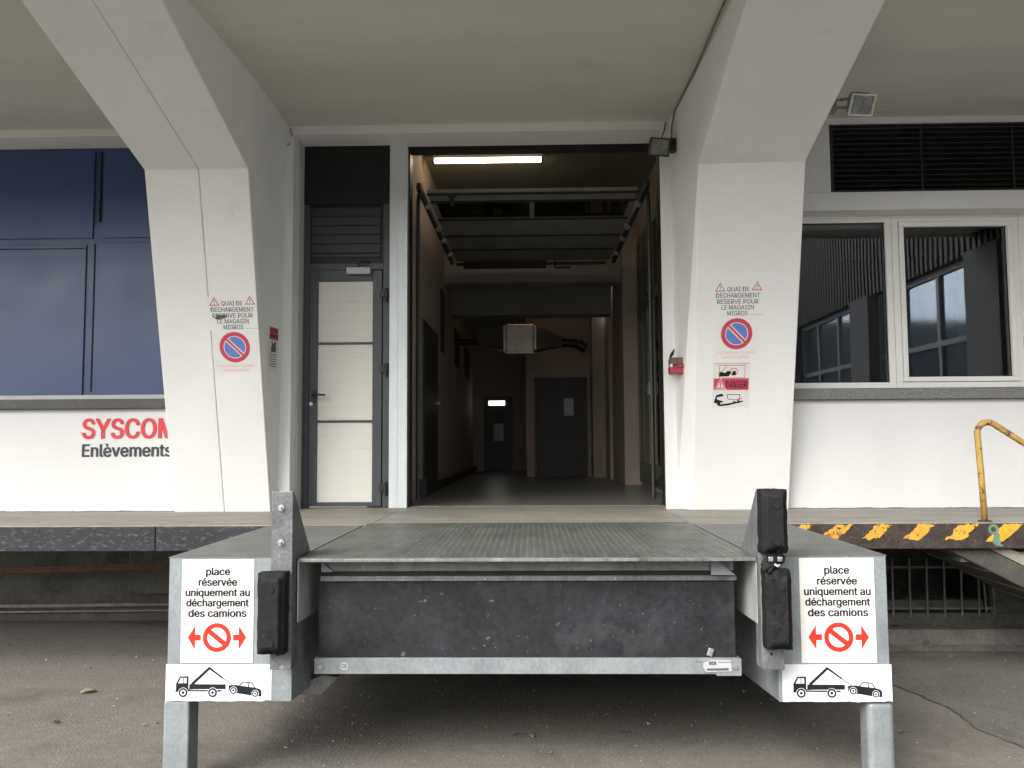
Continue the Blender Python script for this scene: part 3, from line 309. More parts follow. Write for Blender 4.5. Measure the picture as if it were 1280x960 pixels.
'g': (425, [207,-151,180,-149,156,-146,134,-140,114,-132,97,-122,82,-110,70,-97,59,-84,51,-69,101,-41,107,-49,114,-57,122,-66,131,-74,142,-82,154,-88,169,-93,187,-96,207,-97,236,-95,261,-87,282,-75,298,-58,308,-34,311,-6,311,68,306,68,301,60,294,51,287,41,277,32,266,23,252,16,236,10,217,6,195,5,165,7,138,14,113,27,90,43,71,65,55,90,43,120,36,154,34,191,36,229,43,263,55,293,71,320,90,342,112,361,138,374,166,382,196,384,218,383,237,379,253,373,267,365,279,356,288,346,296,336,302,327,308,319,313,319,313,379,372,379,372,-9,370,-40,363,-67,350,-90,334,-109,314,-124,291,-136,265,-144,237,-149,205,59,227,61,246,66,264,75,278,87,290,103,300,121,307,142,311,166,312,193,311,219,307,242,300,264,291,283,279,299,264,312,247,322,227,328,205,330,182,328,163,322,145,312,130,298,118,282,109,262,102,241,98,218,96,193,98,167,102,144,109,123,118,104,131,88,145,76,163,66,183,61], [53,55,54,53,56,55,52,56,53,64,66,65,64,67,66,52,57,56,51,57,52,51,58,57,51,59,58,50,59,51,50,60,59,50,61,60,49,94,50,94,61,50,94,62,61,49,95,94,93,62,94,92,62,93,49,96,95,92,63,62,91,63,92,49,97,96,48,97,49,91,64,63,91,90,64,90,89,64,89,88,64,88,87,64,87,67,64,48,98,97,48,99,98,47,99,48,47,100,99,46,100,47,46,101,100,86,67,87,46,102,101,45,102,46,85,67,86,45,103,102,45,104,103,84,67,85,44,104,45,44,105,104,83,67,84,43,105,44,43,106,105,82,67,83,43,107,106,81,67,82,42,107,43,42,108,107,80,26,81,26,67,81,41,108,42,41,109,108,79,26,80,41,110,109,78,27,79,27,26,79,78,28,27,25,67,26,41,111,110,77,28,78,40,111,41,40,76,111,76,28,77,76,29,28,40,29,76,40,30,29,39,30,40,39,31,30,39,32,31,38,32,39,38,33,32,38,34,33,37,34,38,37,35,34,36,35,37,24,67,25,24,68,67,23,68,24,23,69,68,9,11,10,9,12,11,9,13,12,22,69,23,9,14,13,22,70,69,8,14,9,8,15,14,21,70,22,8,16,15,7,16,8,20,70,21,7,17,16,20,71,70,7,18,17,19,71,20,7,19,18,7,71,19,6,71,7,6,72,71,5,72,6,4,72,5,4,73,72,3,73,4,3,74,73,2,74,3,2,75,74,1,75,2,1,0,75]),
'h': (410, [114,227,114,0,53,0,53,509,114,509,114,287,102,287,116,319,132,344,152,362,175,374,200,382,227,384,252,383,275,377,295,369,313,356,328,340,341,321,350,298,355,271,357,240,357,0,296,0,296,235,293,263,286,286,273,304,256,318,235,326,210,329,192,328,176,324,161,317,147,308,136,297,126,283,119,266,115,248], [2,4,3,2,6,4,6,5,4,11,13,12,11,14,13,10,14,11,10,15,14,9,15,10,9,16,15,8,16,9,8,17,16,7,31,8,31,17,8,31,30,17,30,18,17,29,18,30,7,32,31,28,18,29,7,33,32,28,19,18,6,33,7,27,19,28,6,34,33,6,35,34,26,19,27,26,20,19,6,36,35,2,37,6,37,36,6,25,20,26,25,21,20,2,38,37,24,21,25,2,0,38,24,22,21,23,22,24,2,1,0]),
'i': (166, [84,443,73,444,63,448,54,455,47,463,43,472,41,483,43,494,47,504,54,512,63,518,73,522,84,524,95,522,105,518,114,512,121,504,125,494,126,483,125,472,121,463,114,455,105,448,95,444,53,0,53,379,114,379,114,0], [24,26,25,24,27,26,11,13,12,10,13,11,10,14,13,9,14,10,9,15,14,8,15,9,8,16,15,7,16,8,7,17,16,6,17,7,6,18,17,5,18,6,5,19,18,4,19,5,4,20,19,3,20,4,3,21,20,2,21,3,2,22,21,1,22,2,1,23,22,0,23,1]),
'l': (189, [139,-2,112,0,91,8,74,20,62,37,55,59,53,84,53,509,114,509,114,99,114,83,117,71,120,62,126,57,135,53,146,52,152,52,157,52,160,53,164,53,167,54,170,54,181,3,175,1,169,0,162,-1,154,-2,147,-2], [6,8,7,6,9,8,6,10,9,5,10,6,5,11,10,5,12,11,5,13,12,4,13,5,4,14,13,20,22,21,19,22,20,18,22,19,4,15,14,17,22,18,16,22,17,15,22,16,4,22,15,3,22,4,2,22,3,1,22,2,1,23,22,1,24,23,1,25,24,0,25,1,0,26,25,0,27,26]),
'm': (610, [53,0,53,379,112,379,112,295,108,295,114,314,122,331,132,346,144,358,158,368,172,376,187,382,203,385,219,386,245,383,268,375,287,361,303,342,314,320,321,295,312,295,318,312,326,329,337,343,350,356,364,366,381,375,398,381,417,385,437,386,458,385,478,380,497,372,514,361,529,346,541,328,550,307,555,283,557,255,557,0,496,0,496,254,493,279,485,298,473,313,456,323,438,329,419,330,402,329,387,326,374,320,363,312,353,302,345,290,340,277,336,263,335,247,335,0,274,0,274,260,272,280,265,297,253,311,238,322,220,328,199,330,185,329,171,326,158,320,145,312,135,302,126,289,119,274,115,257,114,238,114,0], [12,14,13,28,30,29,11,14,12,27,30,28,27,31,30,11,15,14,10,15,11,26,31,27,26,32,31,0,2,1,0,4,2,4,3,2,9,15,10,25,32,26,9,16,15,25,33,32,8,16,9,24,33,25,8,17,16,24,34,33,7,17,8,23,34,24,23,35,34,6,17,7,22,47,23,47,35,23,6,65,17,65,18,17,5,66,6,66,65,6,64,18,65,22,48,47,46,35,47,5,67,66,22,49,48,21,49,22,45,35,46,45,36,35,63,18,64,5,68,67,21,50,49,44,36,45,62,18,63,5,69,68,62,19,18,21,51,50,4,69,5,43,36,44,20,51,21,4,70,69,20,52,51,61,19,62,43,37,36,20,53,52,4,71,70,42,37,43,60,20,61,20,19,61,0,72,4,72,71,4,60,53,20,60,54,53,42,38,37,59,54,60,41,38,42,59,55,54,0,73,72,59,56,55,58,56,59,0,74,73,41,39,38,40,39,41,58,57,56,0,75,74]),
'n': (410, [114,227,114,0,53,0,53,379,112,379,112,287,102,287,116,319,132,344,152,362,175,374,200,382,227,384,252,383,275,377,295,369,313,356,328,340,341,321,350,298,355,271,357,240,357,0,296,0,296,235,293,263,286,286,273,304,256,318,235,326,210,329,192,328,176,324,161,317,147,308,136,297,126,283,119,266,115,248], [11,13,12,11,14,13,10,14,11,2,4,3,2,6,4,6,5,4,10,15,14,9,15,10,9,16,15,8,16,9,8,17,16,7,31,8,31,17,8,31,30,17,30,18,17,29,18,30,7,32,31,28,18,29,7,33,32,28,19,18,6,33,7,27,19,28,6,34,33,6,35,34,26,19,27,26,20,19,6,36,35,2,37,6,37,36,6,25,20,26,25,21,20,2,38,37,24,21,25,2,0,38,24,22,21,23,22,24,2,1,0]),
'o': (415, [207,-8,174,-5,144,3,117,16,93,35,72,58,56,85,44,116,37,150,34,187,37,225,44,260,56,291,72,318,93,341,117,360,144,374,174,382,207,384,241,382,271,374,299,360,323,341,343,318,359,291,371,260,379,225,381,187,379,150,371,116,359,85,343,58,323,35,299,16,271,3,241,-5,207,46,231,49,252,55,270,66,285,80,298,97,307,117,314,139,318,163,319,187,318,212,314,236,307,258,298,278,285,296,270,310,252,321,231,328,207,330,184,328,163,321,145,310,130,296,118,278,108,258,102,236,98,212,96,187,98,163,102,139,108,117,118,97,130,80,145,66,163,55,184,49], [17,19,18,16,19,17,16,20,19,15,20,16,15,21,20,14,21,15,14,22,21,13,22,14,13,54,22,54,23,22,13,55,54,53,23,54,13,56,55,52,23,53,13,57,56,51,23,52,12,57,13,51,24,23,12,58,57,50,24,51,12,59,58,49,24,50,11,59,12,49,25,24,11,60,59,48,25,49,10,60,11,48,26,25,10,61,60,47,26,48,10,62,61,46,26,47,46,27,26,9,62,10,9,63,62,45,27,46,8,63,9,8,64,63,44,27,45,44,28,27,8,65,64,43,28,44,43,29,28,7,65,8,7,66,65,42,29,43,7,67,66,41,29,42,6,67,7,41,30,29,6,68,67,40,30,41,5,68,6,40,31,30,5,69,68,39,31,40,5,70,69,38,31,39,4,70,5,38,32,31,4,71,70,37,32,38,4,36,71,36,32,37,4,32,36,3,32,4,3,33,32,2,33,3,2,34,33,1,34,2,1,35,34,0,35,1]),
'p': (424, [53,-143,53,379,112,379,112,319,118,319,123,327,130,336,137,346,147,355,158,364,171,373,188,379,207,383,229,384,259,382,287,374,313,361,335,342,354,320,370,293,381,261,388,227,390,189,388,151,381,116,370,84,355,57,336,34,313,16,288,3,260,-6,229,-8,208,-7,189,-3,173,4,159,12,147,21,138,31,130,41,124,50,118,59,114,59,114,-143,220,47,242,49,262,55,279,66,294,80,306,97,316,117,323,139,327,163,328,189,327,215,323,239,316,261,307,281,295,298,280,311,262,322,243,328,220,330,198,328,178,322,161,312,147,299,134,282,125,263,118,241,114,216,113,189,114,162,118,138,125,115,135,95,147,78,162,65,179,55,198,49], [12,14,13,11,14,12,11,15,14,0,2,1,0,3,2,10,15,11,10,16,15,9,16,10,8,16,9,8,17,16,7,17,8,6,17,7,6,61,17,61,18,17,5,61,6,5,62,61,60,18,61,5,63,62,59,18,60,4,63,5,4,64,63,58,18,59,58,19,18,0,4,3,0,68,4,68,67,4,67,66,4,66,65,4,65,64,4,57,19,58,56,19,57,56,20,19,55,20,56,55,21,20,54,21,55,0,69,68,53,21,54,53,22,21,0,70,69,52,22,53,0,71,70,51,22,52,51,23,22,50,23,51,0,72,71,50,24,23,49,24,50,0,73,72,48,24,49,48,25,24,0,41,73,41,74,73,47,25,48,41,75,74,47,26,25,46,26,47,41,76,75,45,26,46,41,40,76,40,77,76,0,42,41,39,77,40,45,27,26,44,27,45,39,78,77,38,78,39,43,27,44,38,43,78,38,27,43,37,27,38,37,28,27,36,28,37,35,28,36,35,29,28,34,29,35,33,29,34,33,30,29,32,30,33,32,31,30]),
'q': (424, [372,-143,311,-143,311,59,306,59,301,50,295,41,287,31,277,21,266,12,252,4,236,-3,217,-7,195,-8,165,-6,137,3,111,16,89,34,70,57,55,84,43,116,36,151,34,189,36,227,43,261,55,293,70,320,89,342,112,361,137,374,165,382,196,384,218,383,237,379,253,373,267,364,278,355,287,346,295,336,301,327,307,319,313,319,313,379,372,379,205,47,226,49,246,55,263,65,278,78,290,95,299,115,306,138,310,162,312,189,310,216,306,241,300,263,290,282,278,299,263,312,246,322,227,328,205,330,182,328,162,322,145,311,130,298,118,281,108,261,102,239,98,215,96,189,98,163,102,139,109,117,118,97,130,80,145,66,162,55,182,49], [29,31,30,29,32,31,28,32,29,40,42,41,40,0,42,28,33,32,27,33,28,27,34,33,27,35,34,26,35,27,26,36,35,26,37,36,25,61,26,61,37,26,61,38,37,25,62,61,60,38,61,59,38,60,25,63,62,59,39,38,58,39,59,25,64,63,24,64,25,58,40,39,58,57,40,57,56,40,56,55,40,55,54,40,54,0,40,24,65,64,24,66,65,23,66,24,23,67,66,22,67,23,22,68,67,53,0,54,22,69,68,21,69,22,52,0,53,21,70,69,21,71,70,51,0,52,20,71,21,20,72,71,50,0,51,19,72,20,19,73,72,49,0,50,19,74,73,18,74,19,48,2,49,2,0,49,18,75,74,47,2,48,17,75,18,17,76,75,46,2,47,17,77,76,45,3,46,3,2,46,45,4,3,1,0,2,16,77,17,16,78,77,44,4,45,44,5,4,16,43,78,43,5,44,16,5,43,16,6,5,15,6,16,15,7,6,15,8,7,14,8,15,14,9,8,14,10,9,13,10,14,13,11,10,12,11,13]),
'r': (259, [53,0,53,379,112,379,112,321,115,321,124,339,137,354,152,367,171,377,191,383,213,385,218,385,223,385,229,384,235,384,240,384,243,384,243,322,241,323,236,324,230,324,223,325,215,326,207,326,190,324,174,321,159,315,146,306,135,296,126,284,119,269,115,254,114,237,114,0], [9,11,10,9,12,11,9,13,12,9,14,13,9,15,14,9,16,15,9,17,16,8,17,9,0,2,1,0,3,2,7,17,8,6,17,7,5,19,6,19,18,6,18,17,6,4,23,5,23,22,5,22,21,5,21,20,5,20,19,5,4,24,23,4,25,24,0,4,3,0,31,4,31,30,4,30,29,4,29,28,4,28,27,4,27,26,4,26,25,4,0,32,31,0,33,32]),
's': (365, [182,-8,157,-7,133,-3,112,3,93,12,76,24,62,38,50,54,41,73,36,94,94,107,101,87,111,72,124,60,141,52,160,47,181,45,206,47,227,53,244,62,258,74,265,88,268,103,266,115,262,126,254,136,243,144,229,150,212,155,149,170,118,180,92,192,72,208,58,227,50,249,47,274,49,295,55,314,65,332,79,347,95,360,115,370,137,378,161,383,187,384,212,383,234,379,254,372,271,363,286,352,299,339,309,324,318,308,324,290,268,277,262,291,254,304,243,316,228,325,210,331,187,333,166,331,147,326,131,317,119,305,111,292,109,277,110,264,115,253,124,243,136,235,152,229,172,223,229,209,261,200,287,187,306,171,320,153,328,131,331,107,329,85,323,65,312,47,298,31,281,18,260,6,236,-2,210,-7], [43,45,44,43,46,45,42,46,43,42,47,46,41,47,42,41,48,47,40,48,41,40,49,48,39,49,40,39,50,49,38,50,39,38,60,50,60,51,50,38,61,60,59,51,60,37,61,38,37,62,61,58,51,59,37,63,62,57,51,58,57,52,51,37,64,63,56,52,57,36,64,37,56,53,52,36,65,64,55,53,56,35,65,36,35,66,65,54,53,55,35,67,66,34,67,35,34,68,67,34,69,68,33,69,34,33,70,69,33,71,70,33,72,71,32,72,33,32,73,72,32,74,73,31,74,32,31,75,74,30,75,31,30,76,75,29,76,30,29,77,76,28,77,29,27,77,28,27,78,77,26,78,27,25,78,26,24,78,25,24,79,78,23,79,24,22,79,23,9,11,10,22,80,79,21,80,22,8,11,9,20,80,21,8,12,11,20,81,80,19,81,20,7,12,8,7,13,12,19,82,81,18,82,19,7,14,13,6,14,7,17,82,18,6,15,14,16,82,17,16,83,82,6,16,15,6,83,16,5,83,6,5,84,83,4,84,5,4,85,84,3,85,4,3,86,85,2,86,3,2,87,86,1,87,2,1,0,87]),
't': (227, [204,379,204,327,6,327,6,379,65,471,126,471,126,98,127,83,130,70,136,61,144,55,156,51,170,50,175,50,180,50,185,51,191,52,197,53,202,54,213,2,207,0,200,-2,192,-3,184,-3,176,-4,168,-4,138,-1,113,7,92,21,77,41,68,64,65,93], [31,5,4,31,6,5,2,0,3,2,1,0,31,7,6,30,7,31,30,8,7,30,9,8,29,9,30,29,10,9,29,11,10,17,19,18,16,19,17,15,19,16,29,12,11,14,19,15,13,19,14,12,19,13,29,19,12,28,19,29,27,19,28,26,19,27,26,20,19,26,21,20,25,21,26,25,22,21,25,23,22,25,24,23]),
'u': (410, [182,-5,158,-3,135,2,115,11,97,23,82,39,69,59,60,82,54,109,53,139,53,379,114,379,114,144,116,117,124,94,137,75,154,61,175,53,200,50,218,51,234,55,249,62,263,71,274,83,283,97,290,113,295,132,296,153,296,379,357,379,357,0,298,0,298,92,307,92,294,60,277,35,257,17,234,5,209,-3], [9,11,10,9,12,11,27,29,28,27,30,29,26,30,27,9,13,12,8,13,9,25,33,26,33,30,26,8,14,13,24,33,25,7,14,8,23,32,24,32,33,24,7,15,14,23,34,32,34,31,32,34,30,33,22,34,23,6,15,7,6,16,15,21,34,22,20,34,21,6,17,16,20,35,34,31,30,34,5,17,6,19,35,20,5,18,17,18,35,19,5,35,18,4,35,5,4,36,35,3,36,4,3,37,36,2,37,3,2,38,37,1,38,2,1,0,38]),
'v': (389, [163,0,17,379,84,379,165,155,173,132,180,110,187,87,193,64,199,42,206,21,184,21,191,42,197,64,203,87,209,110,216,132,224,155,305,379,371,379,226,0], [0,2,1,0,3,2,16,18,17,16,19,18,0,4,3,15,19,16,0,5,4,14,19,15,0,6,5,13,19,14,0,7,6,12,19,13,11,8,12,8,19,12,0,11,7,11,8,7,0,10,11,9,19,8,0,9,10,0,19,9]),
'°': (316, [158,283,138,285,119,290,101,298,84,310,70,324,59,340,50,358,45,377,43,397,45,418,50,437,59,455,70,472,84,486,101,497,119,506,138,511,158,513,179,511,198,506,216,497,232,486,246,472,257,455,266,437,271,418,273,397,271,377,266,358,257,340,246,324,232,310,216,298,198,290,179,285,158,334,170,335,180,338,190,343,199,349,207,357,213,366,218,376,221,386,222,397,221,409,218,420,213,430,207,439,199,446,190,453,180,458,170,461,158,462,147,461,136,458,126,453,117,446,109,439,103,430,98,420,96,409,95,397,96,386,98,376,103,366,109,357,117,349,126,343,136,338,147,335], [17,19,18,16,19,17,16,20,19,15,20,16,15,21,20,14,21,15,14,22,21,13,22,14,13,23,22,12,23,13,12,54,23,54,24,23,12,55,54,53,24,54,52,24,53,12,56,55,51,24,52,12,57,56,11,57,12,51,25,24,11,58,57,50,25,51,11,59,58,49,25,50,11,60,59,48,25,49,10,60,11,48,26,25,10,61,60,47,26,48,10,62,61,46,26,47,9,62,10,46,27,26,9,63,62,45,27,46,8,63,9,8,64,63,44,27,45,44,28,27,8,65,64,43,28,44,43,29,28,7,65,8,7,66,65,42,29,43,7,67,66,41,29,42,41,30,29,6,67,7,6,68,67,40,30,41,6,69,68,39,30,40,6,70,69,38,30,39,5,70,6,38,31,30,5,71,70,37,31,38,5,36,71,36,31,37,5,31,36,4,31,5,4,32,31,3,32,4,3,33,32,2,33,3,2,34,33,1,34,2,1,35,34,0,35,1]),
'è': (404, [180,429,114,529,182,529,230,429,212,-8,177,-5,145,3,117,16,92,35,72,58,56,85,44,116,37,150,34,187,36,224,44,258,55,290,71,317,91,340,115,359,142,373,172,382,205,384,226,383,246,380,266,374,285,366,303,355,319,341,334,324,347,305,357,282,365,256,370,227,371,194,371,169,75,169,75,221,338,221,310,202,308,226,304,248,298,269,288,286,277,301,263,314,246,323,227,328,205,330,183,328,164,323,146,313,131,301,119,286,109,270,102,251,97,231,96,211,96,178,98,151,102,127,110,106,121,88,135,73,151,61,169,53,190,48,212,46,227,47,241,49,254,53,265,58,276,65,285,73,294,82,300,93,306,105,365,91,358,72,348,55,335,39,320,26,302,14,283,4,261,-3,237,-7], [21,23,22,21,24,23,20,24,21,20,25,24,20,26,25,19,26,20,19,27,26,18,27,19,18,28,27,18,29,28,17,49,18,49,48,18,48,29,18,47,29,48,46,29,47,17,50,49,46,30,29,45,30,46,17,51,50,16,51,17,44,30,45,16,52,51,44,31,30,43,31,44,16,53,52,15,53,16,15,54,53,42,31,43,42,32,31,15,55,54,41,32,42,14,55,15,41,33,32,14,56,55,40,33,41,14,37,56,37,57,56,40,38,33,38,34,33,39,38,40,13,37,14,13,36,37,57,38,37,57,34,38,58,34,57,58,35,34,12,36,13,59,35,58,12,35,36,12,59,35,12,60,59,11,60,12,11,61,60,10,61,11,10,62,61,75,77,76,74,77,75,74,78,77,10,63,62,9,63,10,73,78,74,9,64,63,72,78,73,72,79,78,71,79,72,9,65,64,70,79,71,8,65,9,70,80,79,8,66,65,69,80,70,68,80,69,8,67,66,67,80,68,8,80,67,8,81,80,7,81,8,7,82,81,6,82,7,6,83,82,6,84,83,5,84,6,5,85,84,4,85,5,0,2,1,0,3,2]),
'é': (404, [177,429,225,529,293,529,227,429,212,-8,177,-5,145,3,117,16,92,35,72,58,56,85,44,116,37,150,34,187,36,224,44,258,55,290,71,317,91,340,115,359,142,373,172,382,205,384,226,383,246,380,266,374,285,366,303,355,319,341,334,324,347,305,357,282,365,256,370,227,371,194,371,169,75,169,75,221,338,221,310,202,308,226,304,248,298,269,288,286,277,301,263,314,246,323,227,328,205,330,183,328,164,323,146,313,131,301,119,286,109,270,102,251,97,231,96,211,96,178,98,151,102,127,110,106,121,88,135,73,151,61,169,53,190,48,212,46,227,47,241,49,254,53,265,58,276,65,285,73,294,82,300,93,306,105,365,91,358,72,348,55,335,39,320,26,302,14,283,4,261,-3,237,-7], [21,23,22,21,24,23,20,24,21,20,25,24,20,26,25,19,26,20,19,27,26,18,27,19,18,28,27,18,29,28,17,49,18,49,48,18,48,29,18,47,29,48,46,29,47,17,50,49,46,30,29,45,30,46,17,51,50,16,51,17,44,30,45,16,52,51,44,31,30,43,31,44,16,53,52,15,53,16,15,54,53,42,31,43,42,32,31,15,55,54,41,32,42,14,55,15,41,33,32,14,56,55,40,33,41,14,37,56,37,57,56,40,38,33,38,34,33,39,38,40,13,37,14,13,36,37,57,38,37,57,34,38,58,34,57,58,35,34,12,36,13,59,35,58,12,35,36,12,59,35,12,60,59,11,60,12,11,61,60,10,61,11,10,62,61,75,77,76,74,77,75,74,78,77,10,63,62,9,63,10,73,78,74,9,64,63,72,78,73,72,79,78,71,79,72,9,65,64,70,79,71,8,65,9,70,80,79,8,66,65,69,80,70,68,80,69,8,67,66,67,80,68,8,80,67,8,81,80,7,81,8,7,82,81,6,82,7,6,83,82,6,84,83,5,84,6,5,85,84,4,85,5,0,2,1,0,3,2]),
' ': (187, [], [])}

# ================================================================== SETTING
PZ = 1.15           # top of the loading platform
CZ = 4.5            # canopy soffit
YW = 7.15           # outer wall face
# ground -------------------------------------------------------------
g = MB(); n = 60
g.quad((-400, -400, 0), (400, -400, 0), (400, 60, 0), (-400, 60, 0))
struct(g.build('ground', m_ground, recalc=False))
pt = MB(); edge = [(2.35, 6.45), (2.50, 6.2), (2.58, 5.9), (2.66, 5.55), (2.63, 5.2), (2.72, 4.9), (2.70, 4.5), (2.85, 4.1), (2.80, 3.6), (2.95, 3.0)]
fine = []
for i in range(len(edge)-1):
    for k in range(6):
        t = k/6; fine.append((edge[i][0]*(1-t)+edge[i+1][0]*t+random.uniform(-.012, .012), edge[i][1]*(1-t)+edge[i+1][1]*t))
fine.append(edge[-1])
pt.add([(x, y, .004) for x, y in fine]+[(9, 3, .004), (9, 6.9, .004), (2.5, 6.9, .004)], [tuple(range(len(fine)+3))])
struct(pt.build('asphalt_patch', m_patch, recalc=False))
ck = MB()
for i in range(len(fine)-1):
    w0 = random.uniform(-.003, .010); (xa, ya), (xb, yb) = fine[i], fine[i+1]
    ck.quad((xa-w0, ya, .008), (xa+.004, ya, .008), (xb+.004, yb, .008), (xb-w0*.7, yb, .008))
struct(ck.build('ground_crack', m_crack, recalc=False))

# loading platform ---------------------------------------------------
pl = thing('loading_platform', 'long raised concrete loading platform running the whole width under the white pillars', 'loading dock', (0, 5.9, 0))
MB().box(-12, -1.145, 5.925, 7.6, 1.0, PZ).box(-1.145, 1.10, 6.0, 7.6, 1.0, PZ).box(1.10, 9.5, 5.925, 7.6, 1.0, PZ).build('slab', m_conc, pl, bevel=.006)
for x0, x1 in ((-7.2, -4.905), (-4.9, -2.655), (-2.65, -1.15)):
    MB().box(x0, x1, 5.895, 5.925, .975, PZ-.006).box(x0, x1, 5.925, 6.02, .975, .985).build('edge_beam', m_steel_edge, pl, bevel=.004, label='dark grey scuffed steel edge beam')
MB().box(1.10, 6.2, 5.895, 5.925, .975, PZ-.006).box(1.10, 6.2, 5.925, 6.02, .975, .985).build('edge_beam', m_rust_edge, pl, bevel=.004, label='rusty brown steel edge beam with yellow stripes')
# worn hazard stripes (paint flakes on the rusty beam)
def ragged(pts, amp, n=9, seed=0):
    out = []
    for i in range(len(pts)):
        a, b = Vector(pts[i]), Vector(pts[(i+1) % len(pts)])
        for k in range(n):
            p = a.lerp(b, k/n); q = noise.noise(Vector((p.x*30, p.y*30, seed)))*amp+noise.noise(Vector((p.x*110, p.y*110, seed+9)))*amp*.7
            d = (b-a).normalized(); out.append((p.x-d.y*q, p.y+d.x*q))
    return out
FE = Frame((0, 5.895, 0), (1, 0, 0), (0, 0, 1), (0, -1, 0))
stripes = [(1.86, .07, .055, .55, .7, m_yellow), (2.08, .12, .115, 0, 1, m_yellow), (2.365, .10, .10, .06, .97, m_yellow), (2.655, .115, .10, .10, 1, m_yellow), (2.935, .12, .11, .05, 1, m_yellow), (3.225, .125, .12, 0, 1.0, m_yellow_clean),
           (3.515, .125, .12, 0, 1.0, m_yellow_clean), (3.805, .125, .12, 0, 1.0, m_yellow_clean), (4.1, .125, .12, 0, 1, m_yellow), (4.4, .125, .12, 0, 1, m_yellow)]
for i, (x, wd, hh, s0, s1, mm_) in enumerate(stripes):
    z1 = 1.142; z0 = 1.142-hh; sl = hh*1.15
    P_ = [(x-wd/2-sl/2, z0), (x+wd/2-sl/2, z0), (x+wd/2+sl/2, z1), (x-wd/2+sl/2, z1)]
    mb = MB(); fpoly(mb, FE, ragged(P_, .016 if mm_ is m_yellow else .005, 14, i*3.1), .0015)
    mb.build('hazard_stripe', mm_, pl, recalc=False)
mb = MB(); fring(mb, FE, 3.155, 1.105, .018, .036, .003, 20); fpoly(mb, FE, ragged([(3.165, 1.085), (3.195, 1.08), (3.20, 1.01), (3.215, .995), (3.165, .992), (3.15, 1.02)], .01), .003)
mb.build('paint_mark', m_teal, pl, recalc=False, label='pale green spray paint mark')
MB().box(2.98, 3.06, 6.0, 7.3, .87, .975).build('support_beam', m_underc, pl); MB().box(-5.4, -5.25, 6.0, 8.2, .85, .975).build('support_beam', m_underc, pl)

# ------------------------------------------------------------------ BUILDING
bd = thing('warehouse_building', 'white painted warehouse building with overhanging soffit and leaning pillars above the platform', 'building', (0, 7.15, 0))
wl = MB()
# left bay
wl.box(-8, -2.6, YW, YW+.3, PZ, 2.03)                 # wall below blue cladding
wl.box(-8, -2.07, YW, YW+.35, 4.44, CZ+.1)            # lintel left
wl.box(-2.6, -2.07, YW, YW+.352, PZ, 4.44)
# centre
wl.hexa([(1.12, YW, PZ), (1.30, YW, PZ), (1.30, 7.55, PZ), (1.18, 7.55, PZ), (1.12, YW, 4.425), (1.30, YW, 4.425), (1.30, 7.55, 4.425), (1.18, 7.55, 4.425)])
wl.box(-2.07, 1.30, YW, YW+.352, 4.425, CZ+.1)
# right bay
wl.box(1.302, 8, YW, YW+.3, PZ, 2.062)
wl.box(1.302, 2.2, YW+.002, YW+.35, 2.062, CZ+.1)
wl.box(2.2, 8, YW, YW+.3, 3.69, 3.85); wl.box(2.2, 2.585, YW, YW+.3, 3.85, 4.44)
wl.box(2.2, 8, YW, YW+.3, 4.44, CZ+.1); wl.box(5.2, 8, YW, YW+.3, 2.062, 3.69)
wl.build('wall', m_white, bd, bevel=.006)
# grey painted trim seam inside jambs
MB().box(-2.07, -2.085+.03, 7.30, 7.50, PZ, 4.4246).build('jamb_lining', m_reveal, bd)
# canopy soffit and facade above
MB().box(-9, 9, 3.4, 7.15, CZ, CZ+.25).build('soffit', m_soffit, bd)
MB().box(-9, 9, 3.4, 7.5, CZ+.25, 11).build('upper_facade', m_roof, bd)
MB().box(-9, 9, 3.36, 3.4, 4.46, 4.9).build('canopy_fascia', m_roof, bd, bevel=.01)
# pillars ------------------------------------------------------------
def pillar(xo, xi, sgn, A, K, E, C, W0, W1, split=None):
    """xo outer x, inner-edge points: A base, K knee, E beam end, C ceiling crease, W0/W1 wall line"""
    yA, yK, yE, zK = 7.06, 6.37, 4.28, 3.865
    T = CZ+.02
    def half(xa, xk, xe, inner):
        mb = MB()
        return mb
    mb = MB()
    V = [(A, yA, PZ), (K, yK, zK), (E, yE, CZ), (C, 6.19, T), (W1, YW+.05, T), (W0, YW+.05, PZ), (E, yE, T)]
    o = [(xo, yA, PZ), (xo, yK, zK), (xo, yE, CZ), (xo-sgn*.06, 6.19, T), (xo-sgn*.07, YW+.05, T), (xo, YW+.05, PZ), (xo, yE, T)]
    if split is None:
        mb.add(V+o, [(0, 1, 5), (1, 3, 4, 5), (1, 2, 6, 3), (7, 8, 12), (8, 10, 11, 12), (8, 9, 13, 10),
                     (0, 1, 8, 7), (1, 2, 9, 8), (2, 6, 13, 9), (6, 3, 10, 13), (3, 4, 11, 10), (4, 5, 12, 11), (5, 0, 7, 12)])
    else:
        gsz = .0016
        for (P_, Q_) in ((V, [(split+sgn*gsz, y, z) for (_, y, z) in V]), ([(split-sgn*gsz, y, z) for (_, y, z) in V], o)):
            mb.add(P_+Q_, [(0, 1, 5), (1, 3, 4, 5), (1, 2, 6, 3), (7, 8, 12), (8, 10, 11, 12), (8, 9, 13, 10),
                           (0, 1, 8, 7), (1, 2, 9, 8), (2, 6, 13, 9), (6, 3, 10, 13), (3, 4, 11, 10), (4, 5, 12, 11), (5, 0, 7, 12)])
    return mb
lp = pillar(-3.02, None, 1, -2.204, -2.200, -2.17, -2.09, -2.174, -2.12, split=-2.592).build('pillar', m_fin, bd, bevel=.008)
lp['label'] = 'left pillar with a dark joint line down its middle'
MB().prism([(7.10, PZ), (6.41, 3.90), (4.4, 4.498), (7.10, 4.498)], 'x', -2.61, -2.575).build('joint_filler', m_reveal, lp)
rp = pillar(2.115, None, -1, 1.325, 1.297, 1.285, 1.245, 1.215, 1.205).build('pillar', m_fin, bd, bevel=.008)
